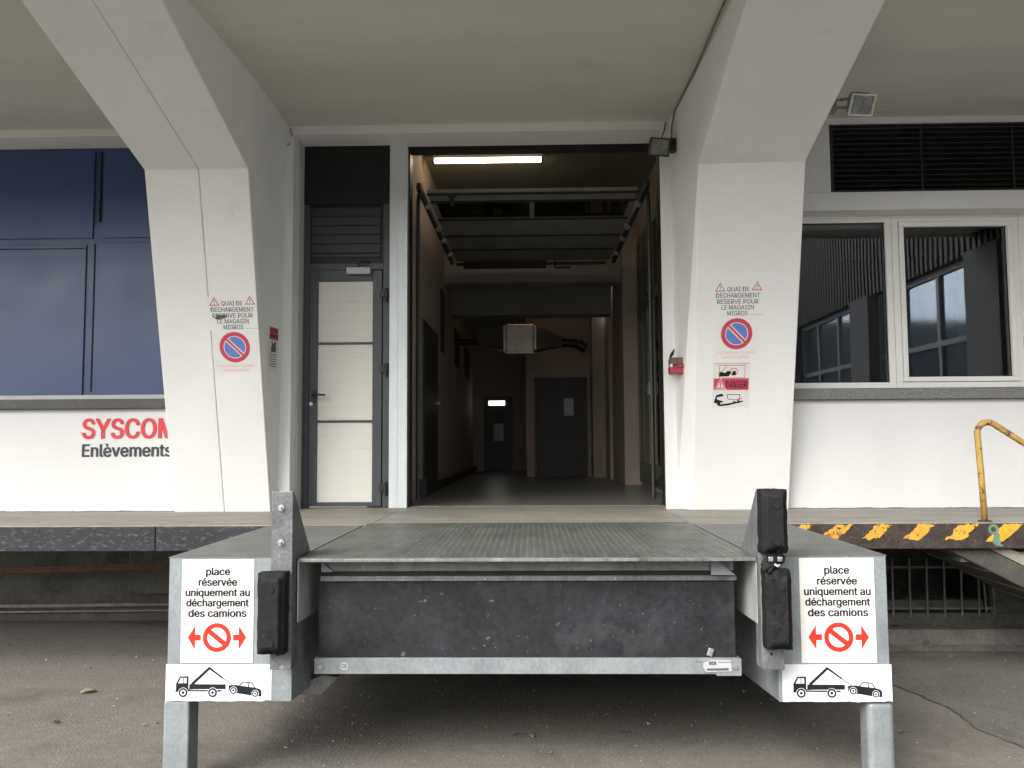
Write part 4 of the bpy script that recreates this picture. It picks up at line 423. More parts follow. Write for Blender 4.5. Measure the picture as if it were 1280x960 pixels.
rp['label'] = 'right pillar with one smooth unbroken face'
cm = MB()
for (xa, xb, yy) in ((-8, -3.03, YW), (2.13, 8, YW)):
    n_ = int((xb-xa)/.03); hs0 = [.006+.010*abs(noise.noise(Vector((xa+i*.11, 2, 0))))+.006*max(0, noise.noise(Vector((xa+i*.5, 7, 0)))) for i in range(n_+1)]
    for i in range(n_):
        x0 = xa+(xb-xa)*i/n_; x1 = xa+(xb-xa)*(i+1)/n_
        cm.add([(x0, yy-.012, PZ+.001), (x1, yy-.012, PZ+.001), (x1, yy-.002, PZ+hs0[i+1]), (x0, yy-.002, PZ+hs0[i])], [(0, 1, 2, 3)])
cm.build('base_mortar', m_kerbc, bd, recalc=False)
# little drip edge at the right knee
MB().tube([(1.30, 6.362, 3.862), (1.7, 6.36, 3.868), (2.10, 6.362, 3.866)], .008, 6).build('drip_edge', m_white, rp)
# sills
MB().box(-8, -2.9, 7.085, 7.5, 2.03, 2.112).build('sill', m_darksill, bd, bevel=.004, label='dark metal sill below the blue cladding')
MB().box(-8, -2.9, 7.30, 7.46, 2.112, 2.16).build('sill_rail', m_reveal, bd, bevel=.004)
MB().box(2.05, 8, 7.085, 7.50, 2.064, 2.152).build('sill', m_granite, bd, bevel=.003, label='speckled grey stone sill below the windows')
# blue cladding: raised panels with slits --------------------------------
MB().box(-8, -2.55, 7.46, 7.50, 2.10, 4.46).build('cladding_panel', m_blue, bd)
mb = MB()
for (x0, x1, z0, z1) in ((-5.6, -4.045, 2.165, 3.54), (-3.955, -2.6, 2.165, 3.555), (-5.6, -3.99, 3.60, 4.42), (-3.90, -2.6, 3.60, 4.42)):
    mb.box(x0, x1, 7.444, 7.462, z0, z1)
mb.build('cladding_sheet', m_blue, bd, bevel=.004)
mb = MB(); mb.box(-3.975, -3.957, 7.452, 7.4605, 2.2, 3.55); mb.box(-3.98, -3.972, 7.44, 7.4435, 3.72, 4.4)
mb.box(-3.935, -3.925, 7.44, 7.4635, 3.75, 4.4); mb.box(-5.6, -4.06, 7.4405, 7.4438, 3.50, 3.508)
mb.build('cladding_slit', m_hole, bd)
# wall lettering
FW = Frame((0, YW, 0), (1, 0, 0), (0, 0, 1), (0, -1, 0))
mb = MB(); ftext(mb, FW, 'SYSCOM', -3.865, 1.777, .165, .80, .003, bold=.034, align='L'); mb.build('lettering', m_wallred, bd, recalc=False, label='red bold wall lettering partly behind the left pillar')
mb = MB(); ftext(mb, FW, 'Enlèvements', -3.865, 1.620, .105, .775, .003, bold=.03, align='L'); mb.build('lettering', m_wallblack, bd, recalc=False, label='black wall lettering under the red word')

# side entrance door -----------------------------------------------------
mb = MB(); mb.box(-2.085, -2.0, 7.46, 7.54, PZ, 4.45).box(-2.0, -1.273, 7.46, 7.54, 3.90, 4.45).box(-1.335, -1.273, 7.46, 7.54, PZ, 3.90).box(-2.0, -1.335, 7.46, 7.54, 3.285, 3.345).build('door_frame', m_anthra, bd, bevel=.004)
tp = MB(); tp.box(-2.0, -1.335, 7.475, 7.53, 3.345, 3.90)
tp.build('transom_panel', m_blackpanel, bd); m_slat = mat('dark_slat_paint', (.026, .029, .031), .45, spec=.4)
MB().box(-2.083, -1.275, 7.450, 7.459, 3.885, 4.44).build('top_panel', m_blackpanel, bd, bevel=.003)
mb = MB(); zz = 3.40
while zz < 3.86:
    mb.box(-1.985, -1.36, 7.462, 7.4745, zz, zz+.078 if zz > 3.42 else zz+.03); zz += .085 if zz > 3.42 else .04
mb.build('transom_slat', m_slat, bd, bevel=.003)
dr = MB(); dr.box(-1.993, -1.92, 7.45, 7.50, 1.165, 3.275).box(-1.425, -1.342, 7.45, 7.50, 1.165, 3.275).box(-1.92, -1.425, 7.45, 7.50, 3.18, 3.275).box(-1.92, -1.425, 7.45, 7.50, 1.165, 1.20).box(-1.92, -1.425, 7.45, 7.50, 2.608, 2.626).box(-1.92, -1.425, 7.45, 7.50, 1.908, 1.926)
door = dr.build('entrance_door', m_anthra, bd, bevel=.003)
for z0, z1 in ((1.20, 1.908), (1.926, 2.608), (2.626, 3.18)):
    mb = MB(); k = 6 if z1 > 3 else 6; hgt = (z1-z0)/k
    for i in range(k): mb.box(-1.92, -1.425, 7.468, 7.49, z0+i*hgt+.0012, z0+(i+1)*hgt-.0012)
    mb.box(-1.92, -1.425, 7.4705, 7.488, z0, z1)
    mb.build('door_panel', m_cream, door, bevel=.0015)
MB().box(-1.965, -1.935, 7.435, 7.449, 2.08, 2.20).tube([(-1.95, 7.44, 2.155), (-1.95, 7.39, 2.155), (-1.93, 7.38, 2.155), (-1.83, 7.38, 2.15)], .009, 8).build('handle', m_blackmetal, door, smooth=False)
MB().cyl((-1.97, 7.449, 2.075), (-1.97, 7.435, 2.075), .016).build('lock_cylinder', m_bolt, door)
for z in (3.06, 2.385, 1.33):
    MB().box(-1.36, -1.31, 7.43, 7.449, z-.03, z+.03).cyl((-1.30, 7.43, z-.07), (-1.30, 7.43, z+.05), .014).box(-1.31, -1.28, 7.435, 7.4495, z-.06, z-.01).build('hinge', m_blackmetal, door)
MB().box(-1.655, -1.44, 7.40, 7.448, 3.235, 3.295).build('door_closer', m_pale, door, bevel=.004)
MB().tube([(-1.55, 7.42, 3.295), (-1.55, 7.42, 3.33), (-1.50, 7.38, 3.34), (-1.45, 7.45, 3.35)], .007, 6).build('closer_arm', m_blackmetal, door)
# zinc post between door and opening
MB().box(-1.273, -1.113, 7.44, 7.62, PZ, 4.44).box(-1.20, -1.196, 7.437, 7.441, PZ, 4.42).build('post', m_galv_post, bd, bevel=.004)
MB().box(-1.113, -1.098, 7.50, 7.66, PZ, 4.44).build('guide_rail', m_track, bd); MB().box(1.165, 1.178, 7.51, 7.66, PZ, 4.40).build('guide_rail', m_track, bd)
MB().box(-1.11, 1.18, 7.56, 7.66, 4.40, 4.62).build('door_header', m_track, bd)
MB().cyl((-1.1, 7.74, 4.46), (1.17, 7.74, 4.46), .022, 10).build('spring_shaft', m_track, bd)
MB().box(-.98, .98, 7.96, 8.0, 4.14, 4.155).build('bottom_seal', m_track, bd)

# overhead door, raised flat under the ceiling ------------------------------
od = MB()
od.box(-1.0, 1.04, 7.95, 8.22, 4.125, 4.165)
od.box(-1.0, 1.04, 8.90, 9.62, 4.125, 4.165).box(-1.0, 1.04, 9.63, 10.32, 4.125, 4.165).box(-1.0, 1.04, 10.33, 11.0, 4.125, 4.165)
od.box(-1.0, -.955, 8.22, 8.90, 4.125, 4.165).box(.995, 1.04, 8.22, 8.90, 4.125, 4.165).box(-.01, .04, 8.22, 8.90, 4.122, 4.165)
odo = od.build('overhead_door', m_roller, bd, bevel=.004)
MB().box(-.955, -.01, 8.22, 8.90, 4.14, 4.146).box(.04, .995, 8.22, 8.90, 4.14, 4.146).build('window_strip', m_inglass, odo)
mb = MB()
for y in (7.955, 8.225, 8.895, 9.625, 10.325): mb.box(-1.0, 1.04, y-.018, y+.018, 4.108, 4.1245)
mb.build('door_stiffener', m_track, odo)
for sx, x in ((-1, -1.055), (1, 1.10)):
    MB().box(x-.02, x+.02, 7.75, 11.1, 4.10, 4.17).tube([(x, 7.72, 1.2), (x, 7.72, 3.9), (x, 7.76, 4.05), (x, 7.9, 4.13)], .018, 6).build('door_track', m_track, bd)
    for y in (8.3, 9.2, 9.75, 10.5):
        MB().box(x-sx*.03-.03, x-sx*.03+.03, y-.035, y+.035, 4.075, 4.121).build('roller_bracket', m_pale, odo)
MB().cyl((-.76, 7.97, 4.12), (-.76, 7.97, 4.00), .022, 10).box(-.80, -.72, 7.95, 7.99, 4.09, 4.12).build('lock_handle', m_track, odo, bevel=.003)
MB().cyl((-1.0, 11.08, 4.10), (1.0, 11.08, 4.10), .02, 8).box(-.9, .2, 11.0, 11.15, 4.05, 4.14).tube([(.32, 11.02, 4.28), (.32, 11.02, 4.03), (.52, 11.02, 4.03)], .016, 6).build('door_operator', m_track, bd)

# interior shell -------------------------------------------------------------
st = MB(); st.box(-1.32, 1.6, 7.6, 17.4, 1.0, PZ-.002); st.build('interior_floor', m_infloor, bd)
MB().box(-1.10, 1.17, 7.56, 7.61, PZ, PZ+.006).build('threshold', m_galv_dirty, bd)
iw = MB()
iw.box(-1.5, -1.2, 7.62, 17.2, PZ-.01, 5.2)
iw.box(1.45, 1.7, 7.62, 11.3, PZ-.01, 5.2)
iw.box(1.235, 1.7, 11.3, 12.9, PZ-.01, 5.2).box(1.185, 1.7, 12.902, 13.6, PZ-.01, 5.2).box(.98, 1.7, 13.602, 14.1, PZ-.01, 5.2)
iw.box(-.1, 1.7, 14.1, 14.4, PZ-.01, 5.2).box(-.102, .1, 14.402, 17.2, PZ-.01, 5.2).box(-1.5, .1, 17.0, 17.3, PZ-.01, 5.2)
iw.box(1.18, 1.449, 7.552, 7.70, PZ-.005, 5.2)
iw.build('interior_wall', m_pinkwall, bd)
MB().box(-1.5, 1.7, 7.5, 11.4, 4.95, 5.1).box(-1.195, 1.23, 11.4, 11.75, 3.905, 4.9).box(-1.195, 1.18, 12.4, 12.75, 3.615, 4.7).box(-1.195, 1.23, 11.75, 12.4, 4.6, 4.75).box(-1.195, 1.0, 12.75, 17.0, 3.86, 4.0).build('interior_ceiling', m_inceil, bd)
MB().box(-2.2, -1.10, 7.62, 7.66, 4.45, 5.1).box(1.45, 2.2, 7.6, 7.66, 4.4, 5.1).box(-1.15, 1.5, 7.502, 7.655, 4.455, 5.1).build('header_wall', m_inceil, bd)
MB().box(-1.1995, -1.13, 8.95, 9.02, PZ, 1.34).box(-1.1995, -1.13, 9.02, 17, PZ, 1.25).build('plinth', m_plinth, bd, bevel=.006)
# left wall door and windows
dl = MB(); dl.box(-1.205, -1.18, 9.15, 10.5, PZ+.03, 3.08).build('side_door', m_darkdoor, bd, bevel=.004)
MB().tube([(-1.18, 10.2, 2.2), (-1.12, 10.2, 2.2), (-1.12, 10.08, 2.2)], .01, 6).build('handle', m_bolt, dl if False else bpy.data.objects['side_door'])
for y0, y1, z0, z1 in ((10.95, 11.35, 2.93, 3.75), (12.85, 13.7, 2.93, 3.5), (14.9, 16.0, 2.9, 3.45)):
    MB().box(-1.203, -1.186, y0, y1, z0, z1).build('high_window', m_darkdoor, bd)
# end doors
ed = MB().box(-.97, -.40, 16.96, 17.0, PZ, 2.64).build('end_door', m_darkdoor, bd, bevel=.005)
MB().box(-.88, -.55, 16.945, 16.96, 2.47, 2.56).build('lit_window', m_slot, ed)
MB().box(-.78, -.58, 16.95, 16.96, 1.75, 2.1).build('notice', m_pale, ed)
sd_ = MB().box(.075, .885, 14.06, 14.1, PZ, 2.77).build('steel_door', m_greendoor, bd, bevel=.005)
MB().box(.11, .85, 14.05, 14.06, PZ+.3, 2.72).build('door_leaf', m_greendoor, sd_, bevel=.01)
MB().box(.53, .69, 14.042, 14.05, 2.16, 2.45).build('notice', m_pale, sd_)
MB().box(.04, .075, 14.05, 14.1, PZ, 2.8).box(.885, .92, 14.05, 14.1, PZ, 2.8).box(.04, .92, 14.05, 14.1, 2.77, 2.8).build('door_frame', m_darkdoor, bd)
# glazed door leaf folded against the right wall
gd = MB()
for y in (9.2, 9.62, 10.1, 10.55, 11.0): gd.box(1.40, 1.44, y, y+.07, 1.45, 4.3)
gd.box(1.40, 1.44, 9.2, 11.07, 1.2, 1.45).box(1.401, 1.441, 9.2, 11.07, 3.35, 3.5).box(1.401, 1.441, 9.2, 11.07, 4.25, 4.35)
gdo = gd.build('glazed_door', m_olive, bd, bevel=.004)
MB().box(1.415, 1.425, 9.27, 11.0, 1.45, 4.25).build('pane', m_inglass, gdo)
MB().tube([(1.40, 9.9, 2.33), (1.34, 9.9, 2.33), (1.33, 9.75, 2.35), (1.33, 9.5, 2.33)], .012, 6).box(1.36, 1.40, 9.85, 9.97, 2.27, 2.41).build('handle', m_bolt, gdo)
MB().box(1.38, 1.401, 9.2, 9.26, 1.2, 1.35).build('door_bolt', m_blackmetal, gdo); MB().box(1.38, 1.401, 9.4, 9.6, 1.22, 1.30).build('door_bolt', m_blackmetal, gdo)

# louvre ---------------------------------------------------------------------
lv = MB(); lv.box(2.585, 8, YW+.10, YW+.12, 3.85, 4.44)
lvo = lv.build('louvre_grille', m_hole, bd)
mb = MB(); z = 3.872
rot = Matrix.Rotation(rad(38), 3, 'X')
while z < 4.43:
    mb.obox((3.9, YW+.035, z), (2.62, .062, .006), rot); z += .0465
mb.build('louvre_blade', m_louver, lvo)
MB().box(2.587, 2.61, YW-.006, YW+.09, 3.852, 4.438).box(2.61, 5.2, YW-.006, YW+.05, 3.852, 3.862).box(2.61, 5.2, YW-.006, YW+.05, 4.425, 4.438).box(3.355, 3.37, YW-.003, YW+.003, 3.86, 4.43).box(4.13, 4.145, YW-.003, YW+.003, 3.86, 4.43).build('louvre_frame', m_louver, lvo)

# windows on the right ---------------------------------------------------------
def window(x0, x1, casement):
    z0, z1 = 2.17, 3.69
    fr = MB(); t = .055; y0, y1 = 7.34, 7.42
    fr.box(x0, x1, y0, y1, z0, z0+.05).box(x0, x1, y0, y1, z1-.06, z1).box(x0, x0+t, y0, y1, z0+.05, z1-.06).box(x1-t, x1, y0, y1, z0+.05, z1-.06)
    wo = fr.build('window', m_frame, bd, bevel=.004)
    a, b, c, d = x0+t, x1-t, z0+.05, z1-.06
    if casement:
        s_ = .045
        MB().box(a+.003, b-.003, 7.325, 7.40, c+.003, c+s_).box(a+.003, b-.003, 7.325, 7.40, d-s_, d-.003).box(a+.003, a+s_, 7.325, 7.40, c+s_, d-s_).box(b-s_, b-.003, 7.325, 7.40, c+s_, d-s_).build('sash', m_frame, wo, bevel=.005)
        a += s_; b -= s_; c += s_; d -= s_
    MB().box(a, b, 7.37, 7.378, c, d).build('pane', m_glass, wo)
    MB().box(a-.002, b+.002, 7.362, 7.369, c-.002, c+.006).box(a-.002, a+.006, 7.362, 7.369, c, d).box(b-.006, b+.002, 7.362, 7.369, c, d).box(a, b, 7.362, 7.369, d-.006, d+.002).build('gasket', m_hole, wo)
    return wo
window(2.02, 3.162, False); window(3.165, 4.262, True); window(4.265, 5.2, True)
MB().box(2.0, 5.25, 7.422, 7.50, 3.60, 3.70).box(2.0, 5.25, 7.5, 7.8, 3.68, 3.7).build('window_head', m_reveal, bd)
# dark room behind the windows
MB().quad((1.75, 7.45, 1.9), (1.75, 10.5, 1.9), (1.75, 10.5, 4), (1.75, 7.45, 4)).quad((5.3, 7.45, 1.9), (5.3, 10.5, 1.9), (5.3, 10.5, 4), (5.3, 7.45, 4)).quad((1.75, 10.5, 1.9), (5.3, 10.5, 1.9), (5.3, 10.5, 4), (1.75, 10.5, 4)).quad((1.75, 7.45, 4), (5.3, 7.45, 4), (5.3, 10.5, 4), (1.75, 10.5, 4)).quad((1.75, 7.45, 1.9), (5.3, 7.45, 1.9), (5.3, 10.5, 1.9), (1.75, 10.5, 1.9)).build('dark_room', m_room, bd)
# block light behind everything
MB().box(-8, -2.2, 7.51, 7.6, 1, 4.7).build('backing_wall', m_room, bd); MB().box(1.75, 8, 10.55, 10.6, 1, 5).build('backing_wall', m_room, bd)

# basement wall under the platform ---------------------------------------------
bw = MB()
bw.box(-12, -1.9, 8.3, 8.5, -.1, 1.0).box(-1.9, 2.35, 7.45, 7.6, -.1, 1.0).box(-1.95, -1.9, 7.45, 8.3, -.1, 1.0)
bw.box(2.35, 9, 7.30, 7.45, -.1, .262).box(3.885, 9, 7.30, 7.45, .262, 1.0).box(2.35, 3.885, 7.30, 7.45, .80, 1.0).box(2.35, 3.89, 8.2, 8.3, 0, 1)
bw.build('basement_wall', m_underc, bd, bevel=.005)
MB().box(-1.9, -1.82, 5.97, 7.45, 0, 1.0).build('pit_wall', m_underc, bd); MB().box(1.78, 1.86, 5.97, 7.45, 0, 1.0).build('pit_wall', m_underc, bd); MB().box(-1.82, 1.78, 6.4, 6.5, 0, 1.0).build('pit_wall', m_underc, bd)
kb = MB()
N_ = 40; top = []
for i in range(N_+1):
    x = 2.0+7*i/N_; q = .012*noise.noise(Vector((x*3, 0, 0)))
    top.append((x, q))
for i in range(N_):
    (xa, qa), (xb, qb) = top[i], top[i+1]
    kb.hexa([(xa, 7.14+qa, -.05), (xb, 7.14+qb, -.05), (xb, 7.302, -.05), (xa, 7.302, -.05), (xa, 7.17+qa, .152+qa*.3), (xb, 7.17+qb, .152+qb*.3), (xb, 7.302, .160), (xa, 7.302, .160)])
kb.build('footing_kerb', m_kerbc, bd)
# spilled mortar apron in front of the kerb
ap = MB(); P2 = []
for i in range(41):
    t = i/40; x = 2.6+3*t; P2.append((x, 7.14-.10-.09*max(0, noise.noise(Vector((x*2.3, 5, 0))))-.05*noise.noise(Vector((x*9, 1, 0)))))
for i in range(40):
    ap.quad((P2[i][0], P2[i][1], .005), (P2[i+1][0], P2[i+1][1], .005), (P2[i+1][0], 7.15, .035), (P2[i][0], 7.15, .035))
struct(ap.build('mortar_apron', m_kerbc, recalc=False))
gr = MB().box(2.40, 3.88, 7.285, 7.30, .635, .655).box(2.40, 3.88, 7.285, 7.30, .292, .312).box(3.865, 3.885, 7.275, 7.32, .25, .80).build('window_grille', m_grille, bd)
first = None
for i in range(11):
    x = 3.755-i*.1435
    if x < 2.4: break
    if first is None:
        first = MB().tube([(x-.004, 7.278, .235), (x, 7.278, .72)], .0095, 8).build('bar', m_grille, gr)
    else:
        c = first.copy(); COL.objects.link(c); c.parent = gr; c.location.x = x-3.755
MB().cyl((3.80, 7.26, .28), (3.775, 7.26, .70), .008, 8).build('loose_bar', m_grille, gr)
MB().box(2.35, 3.885, 7.47, 7.6, .262, .34).build('window_ledge', m_kerbc, bd)
MB().box(3.89, 4.0, 7.45, 8.3, -.1, 1.0).box(2.24, 2.35, 7.45, 8.3, -.1, 1.0).box(2.24, 4.0, 8.301, 8.4, -.1, 1.0).box(2.24, 4.0, 7.45, 8.4, 1.0, 1.1).build('cellar_wall', m_room, bd)

# ================================================================== pipes
tag(MB().tube([(-9, 7.55, .56), (-5, 7.5, .59), (-2.6, 7.5, .655)], .024, 8).build('heating_pipe', m_rustpipe, smooth=True), 'rusty red brown pipe running under the platform at left', 'pipe')
tag(MB().tube([(-9, 8.2, .15), (-5, 8.2, .155), (-2.2, 8.2, .19)], .018, 8).build('service_pipe', m_palepipe, smooth=True), 'pale pipe near the ground under the platform, upper of the two', 'pipe')
tag(MB().tube([(-5.3, 8.2, .10), (-2.2, 8.2, .125)], .009, 6).build('service_pipe', m_palepipe, smooth=True), 'thin pale pipe near the ground, lower of the two', 'pipe')
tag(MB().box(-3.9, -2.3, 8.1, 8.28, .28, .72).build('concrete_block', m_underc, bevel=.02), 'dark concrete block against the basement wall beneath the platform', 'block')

# ================================================================== DOCK LEVELLER
dl = thing('dock_leveller', 'galvanised steel dock leveller with tread plate deck and two side boxes on legs', 'dock leveller', (0, 4.3, 0))
YF = 4.27
deck = MB(); deck.box(-1.172, 1.098, 4.22, 5.985, PZ-.012, PZ)
def diamonds(mb, x0, x1, y0, y1, z, px=.036, py=.036, L=.013, W=.0042, H=.0022):
    nx = int((x1-x0)/px); ny = int((y1-y0)/py)
    for i in range(nx):
        for j in range(ny):
            cx = x0+(i+.5)*px; cy = y0+(j+.5)*py; a = rad(45 if (i+j) % 2 else -45)
            c, s_ = math.cos(a), math.sin(a)
            b = len(mb.v)
            for (u, v_, h) in ((-L, 0, 0), (0, -W, 0), (L, 0, 0), (0, W, 0), (0, 0, H)): mb.v.append((cx+u*c-v_*s_, cy+u*s_+v_*c, z+h))
            mb.f += [(b, b+1, b+4), (b+1, b+2, b+4), (b+2, b+3, b+4), (b+3, b, b+4)]
diamonds(deck, -1.165, 1.09, 4.225, 5.98, PZ)
deck.build('deck_plate', m_tread, dl, recalc=False)
# fold marks of the hinged lip
MB().box(-1.172, 1.098, 4.214, 4.222, PZ-.020, PZ-.004).build('lip_edge', m_galv_dirty, dl, bevel=.002)
MB().cyl((-1.16, 5.99, PZ-.006), (1.09, 5.99, PZ-.006), .008, 8).build('hinge_rod', m_blackmetal, dl)
def side_box(xa, xb, inner, ta, tb, md):
    # folded sheet: tapered body (front panel, sides with a sloping underside)
    z0 = .435; mb = MB()
    mb.box(xa, xb, YF, YF+.006, z0, PZ-.004)
    for x in ((xa, xa+.006), (xb-.006, xb)):
        mb.prism([ (YF+.006, z0+.001), (5.05, z0-.06), (5.88, z0-.06), (5.88, PZ-.004), (YF+.006, PZ-.004)], 'x', x[0], x[1])
    mb.build('side_box', md, dl, bevel=.003)
    t = MB(); t.box(ta, tb, YF-.003, 5.89, PZ-.004, PZ); diamonds(t, ta+.01, tb-.01, YF+.01, 5.88, PZ, .03, .03, .011, .003, .0015)
    t.build('side_deck', m_sidetop, dl, recalc=False)
side_box(-1.845, -1.214, 1, -1.848, -1.184, m_galv); side_box(1.208, 1.752, -1, 1.110, 1.755, m_galv)
# toe guards
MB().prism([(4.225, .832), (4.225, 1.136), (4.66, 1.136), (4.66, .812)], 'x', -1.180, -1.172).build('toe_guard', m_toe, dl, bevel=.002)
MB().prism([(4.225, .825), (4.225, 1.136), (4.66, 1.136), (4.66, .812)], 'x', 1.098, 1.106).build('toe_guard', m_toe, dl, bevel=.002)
# front: rail under the lip, hinge strip, dark plate, bottom beam
MB().box(-1.09, 1.02, 4.36, 4.40, 1.062, 1.125).box(-1.10, 1.03, 4.30, 4.40, 1.122, 1.134).build('lip_rail', m_galv_dirty, dl, bevel=.004)
MB().prism([(-1.09, 1.062), (-1.03, 1.062), (-1.09, 1.12)], 'y', 4.345, 4.355).build('gusset', m_galv, dl); MB().prism([(.90, 1.045), (1.02, 1.045), (.93, 1.118), (.90, 1.118)], 'y', 4.33, 4.345).build('gusset', m_galv, dl)
MB().box(-1.105, 1.04, 4.385, 4.42, 1.008, 1.034).build('hinge_strip', m_galv_dirty, dl, bevel=.003)
MB().box(-1.105, 1.04, 4.40, 4.404, 1.034, 1.06).build('shadow_gap', m_blackmetal, dl)
MB().box(-1.118, 1.032, 4.405, 4.42, .618, 1.008).build('front_plate', m_curtain, dl, bevel=.004)
MB().box(-1.13, 1.05, 4.38, 4.46, .540, .618).box(.925, 1.052, 4.376, 4.38, .532, .616).build('bottom_beam', m_galv, dl, bevel=.005, label='pale spangled bottom beam with maker label')
for x in (-1.095, 1.02): MB().cyl((x, 4.378, .578), (x, 4.365, .578), .011, 6).build('bolt', m_bolt, dl)
for x in (-.25, .42): MB().cyl((x, 4.384, 1.02), (x, 4.379, 1.02), .006, 6).build('bolt', m_bolt, dl)
MB().obox((.90, 4.398, .645), (.028, .014, .04), Matrix.Rotation(rad(20), 3, 'Y')).build('weld_lug', m_bolt, dl, bevel=.004)
FB = Frame((0, 4.38, 0), (1, 0, 0), (0, 0, 1), (0, -1, 0))
mb = MB(); fdisc(mb, FB, -.975, .58, .021, .001); mb.build('mark_label', m_stickergrey, dl, recalc=False)
mb = MB(); ftext(mb, FB, 'CE', -.975, .572, .017, .026, .002, bold=.01); mb.build('mark_lettering', m_ink, dl, recalc=False)
FB2 = Frame((0, 4.376, 0), (1, 0, 0), (0, 0, 1), (0, -1, 0))
mb = MB(); fpoly(mb, FB2, [(.86, .60), (.90, .618-.004), (1.0, .612), (1.0, .557), (.875, .552), (.855, .575)], .005); mb.build('maker_label', m_stickergrey, dl, recalc=False)
mb = MB(); ftext(mb, FB2, 'DER', .905, .59, .016, .035, .0065, bold=.04)
for k in range(6): fpoly(mb, FB2, [(.935+k*.011, .600), (.942+k*.011, .600), (.942+k*.011, .604), (.935+k*.011, .604)], .0065)
fpoly(mb, FB2, [(.875, .560), (.985, .562), (.985, .573), (.875, .571)], .0065); 
mb.build('label_print', m_fadeink, dl, recalc=False)
mb = MB(); ftext(mb, FB, 'N° 1', .835, .597, .009, .03, .001, bold=.01); mb.build('stamped_number', m_fadeink, dl, recalc=False)
# legs
MB().box(-1.862, -1.732, 4.275, 4.405, 0, .434).build('leg', m_galv, dl, bevel=.01, seg=3, label='square left leg')
MB().box(-1.90, -1.69, 4.23, 4.45, 0, .012).build('foot_plate', m_galv_dirty, dl, bevel=.002)
MB().box(1.640, 1.772, 4.275, 4.405, 0, .434).build('leg', m_galv, dl, bevel=.03, seg=5, label='right leg with rounded corners')
MB().box(1.60, 1.81, 4.24, 4.45, 0, .012).build('foot_plate', m_galv_dirty, dl, bevel=.002)
# cross foot piece seen under the left box
MB().prism([(-1.30, .365), (-1.15, .365), (-1.06, .46), (-1.15, .47), (-1.25, .43)], 'y', 4.62, 4.70).build('cross_brace', m_galv_dirty, dl, bevel=.004)
MB().box(-1.6, 1.55, 5.2, 5.28, .52, .60).build('under_frame', m_blackmetal, dl); MB().box(-1.1, -1.02, 4.46, 5.9, .56, .62).build('under_frame', m_blackmetal, dl); MB().box(.94, 1.02, 4.46, 5.9, .56, .62).build('under_frame', m_blackmetal, dl)
# bumper brackets
br = MB(); br.box(-1.292, -1.186, 4.165, 4.265, .655, 1.483)
MB().prism([(4.165, 1.485), (4.18, 1.485), (4.50, PZ), (4.165, PZ)], 'x', -1.196, -1.186).box(-1.292, -1.186, 4.157, 4.165, .620, 1.485).box(-1.292, -1.286, 4.165, 4.266, .655, 1.485).box(-1.192, -1.186, 4.165, 4.266, .62, PZ).build('bumper_bracket', m_galv_worn, dl, bevel=.003, label='bare left bracket with its upper bumper missing')
for z in (1.405, 1.235): MB().cyl((-1.243, 4.157, z), (-1.243, 4.152, z), .016, 16).cyl((-1.243, 4.152, z), (-1.243, 4.13, z), .008, 6).build('bolt', m_bolt, dl)
MB().cyl((-1.252, 4.157, .69), (-1.252, 4.156, .69), .006, 10).build('bolt_hole', m_hole, dl)
def rubber(x0, x1, z0, z1, y1=4.156, d=.10, m=m_rubber, name='rubber_bumper', torn=0, label=None):
    # chamfered block, subdivided and roughened
    bm = bmesh.new(); bmesh.ops.create_cube(bm, size=1)
    for v in bm.verts:
        v.co = Vector(((x0+x1)/2+v.co.x*(x1-x0), y1-d/2+v.co.y*d, (z0+z1)/2+v.co.z*(z1-z0)))
    fe = [e for e in bm.edges if all(v.co.y < y1-d/2 for v in e.verts)]
    bmesh.ops.bevel(bm, geom=fe, offset=.022, segments=2, affect='EDGES')
    bmesh.ops.subdivide_edges(bm, edges=[e for e in bm.edges if e.calc_length() > .05], cuts=14, use_grid_fill=True)
    for v in bm.verts:
        q = noise.noise(v.co*22)*.0035+noise.noise(v.co*60)*.0012
        v.co += Vector((q, q*.8, q))
        if torn:
            tq = max(0, noise.noise(v.co*18+Vector((3, 0, 1)))); zt = min(abs(v.co.z-torn), .08)
            if zt < .06: v.co.y += tq*.06*(1-zt/.06); v.co.z += noise.noise(v.co*40)*.014*(1-zt/.06); v.co.x += noise.noise(v.co*35+Vector((9, 9, 9)))*.012*(1-zt/.06)
    mb = MB(); bm.verts.index_update(); mb.v = [tuple(v.co) for v in bm.verts]; mb.f = [tuple(v.index for v in f.verts) for f in bm.faces]; bm.free()
    o = mb.build(name, m, dl, smooth=True, label=label)
    for z in (z0+.055, z1-.075):
        h = MB(); cx = x0+(x1-x0)*.55 if x0 < 0 else x0+(x1-x0)*.55
        h.tube([(cx, y1-d+.01, z), (cx, y1-d-.005, z)], .015, 14); h.build('bolt_hole', m_hole, o)
    return o
rubber(-1.330, -1.20, .712, 1.098, label='lower left rubber bumper')
rubber(1.092, 1.214, 1.185, 1.487, torn=1.19, label='upper right rubber bumper, worn at its foot')
rubber(1.103, 1.224, .735, 1.105, torn=1.10, m=m_rubber_torn, label='lower right rubber bumper with torn top')
MB().prism([(4.165, 1.480), (4.18, 1.480), (4.50, PZ), (4.165, PZ)], 'x', 1.094, 1.104).box(1.10, 1.206, 4.157, 4.165, .620, 1.485).box(1.10, 1.106, 4.165, 4.266, .62, PZ).box(1.2, 1.206, 4.165, 4.266, .655, 1.485).build('bumper_bracket', m_galv_dirty, dl, bevel=.003)
mb = MB()
for k in range(7):
    a = Vector((1.13+random.uniform(-.02, .06), 4.10, 1.14+random.uniform(-.035, .035)))
    mb.obox(a, (.045, .05, .03), Matrix.Rotation(random.uniform(-1, 1), 3, 'Y')@Matrix.Rotation(random.uniform(-1, 1), 3, 'X'))
mb.build('torn_rubber', m_rubber_torn, dl, bevel=.008)
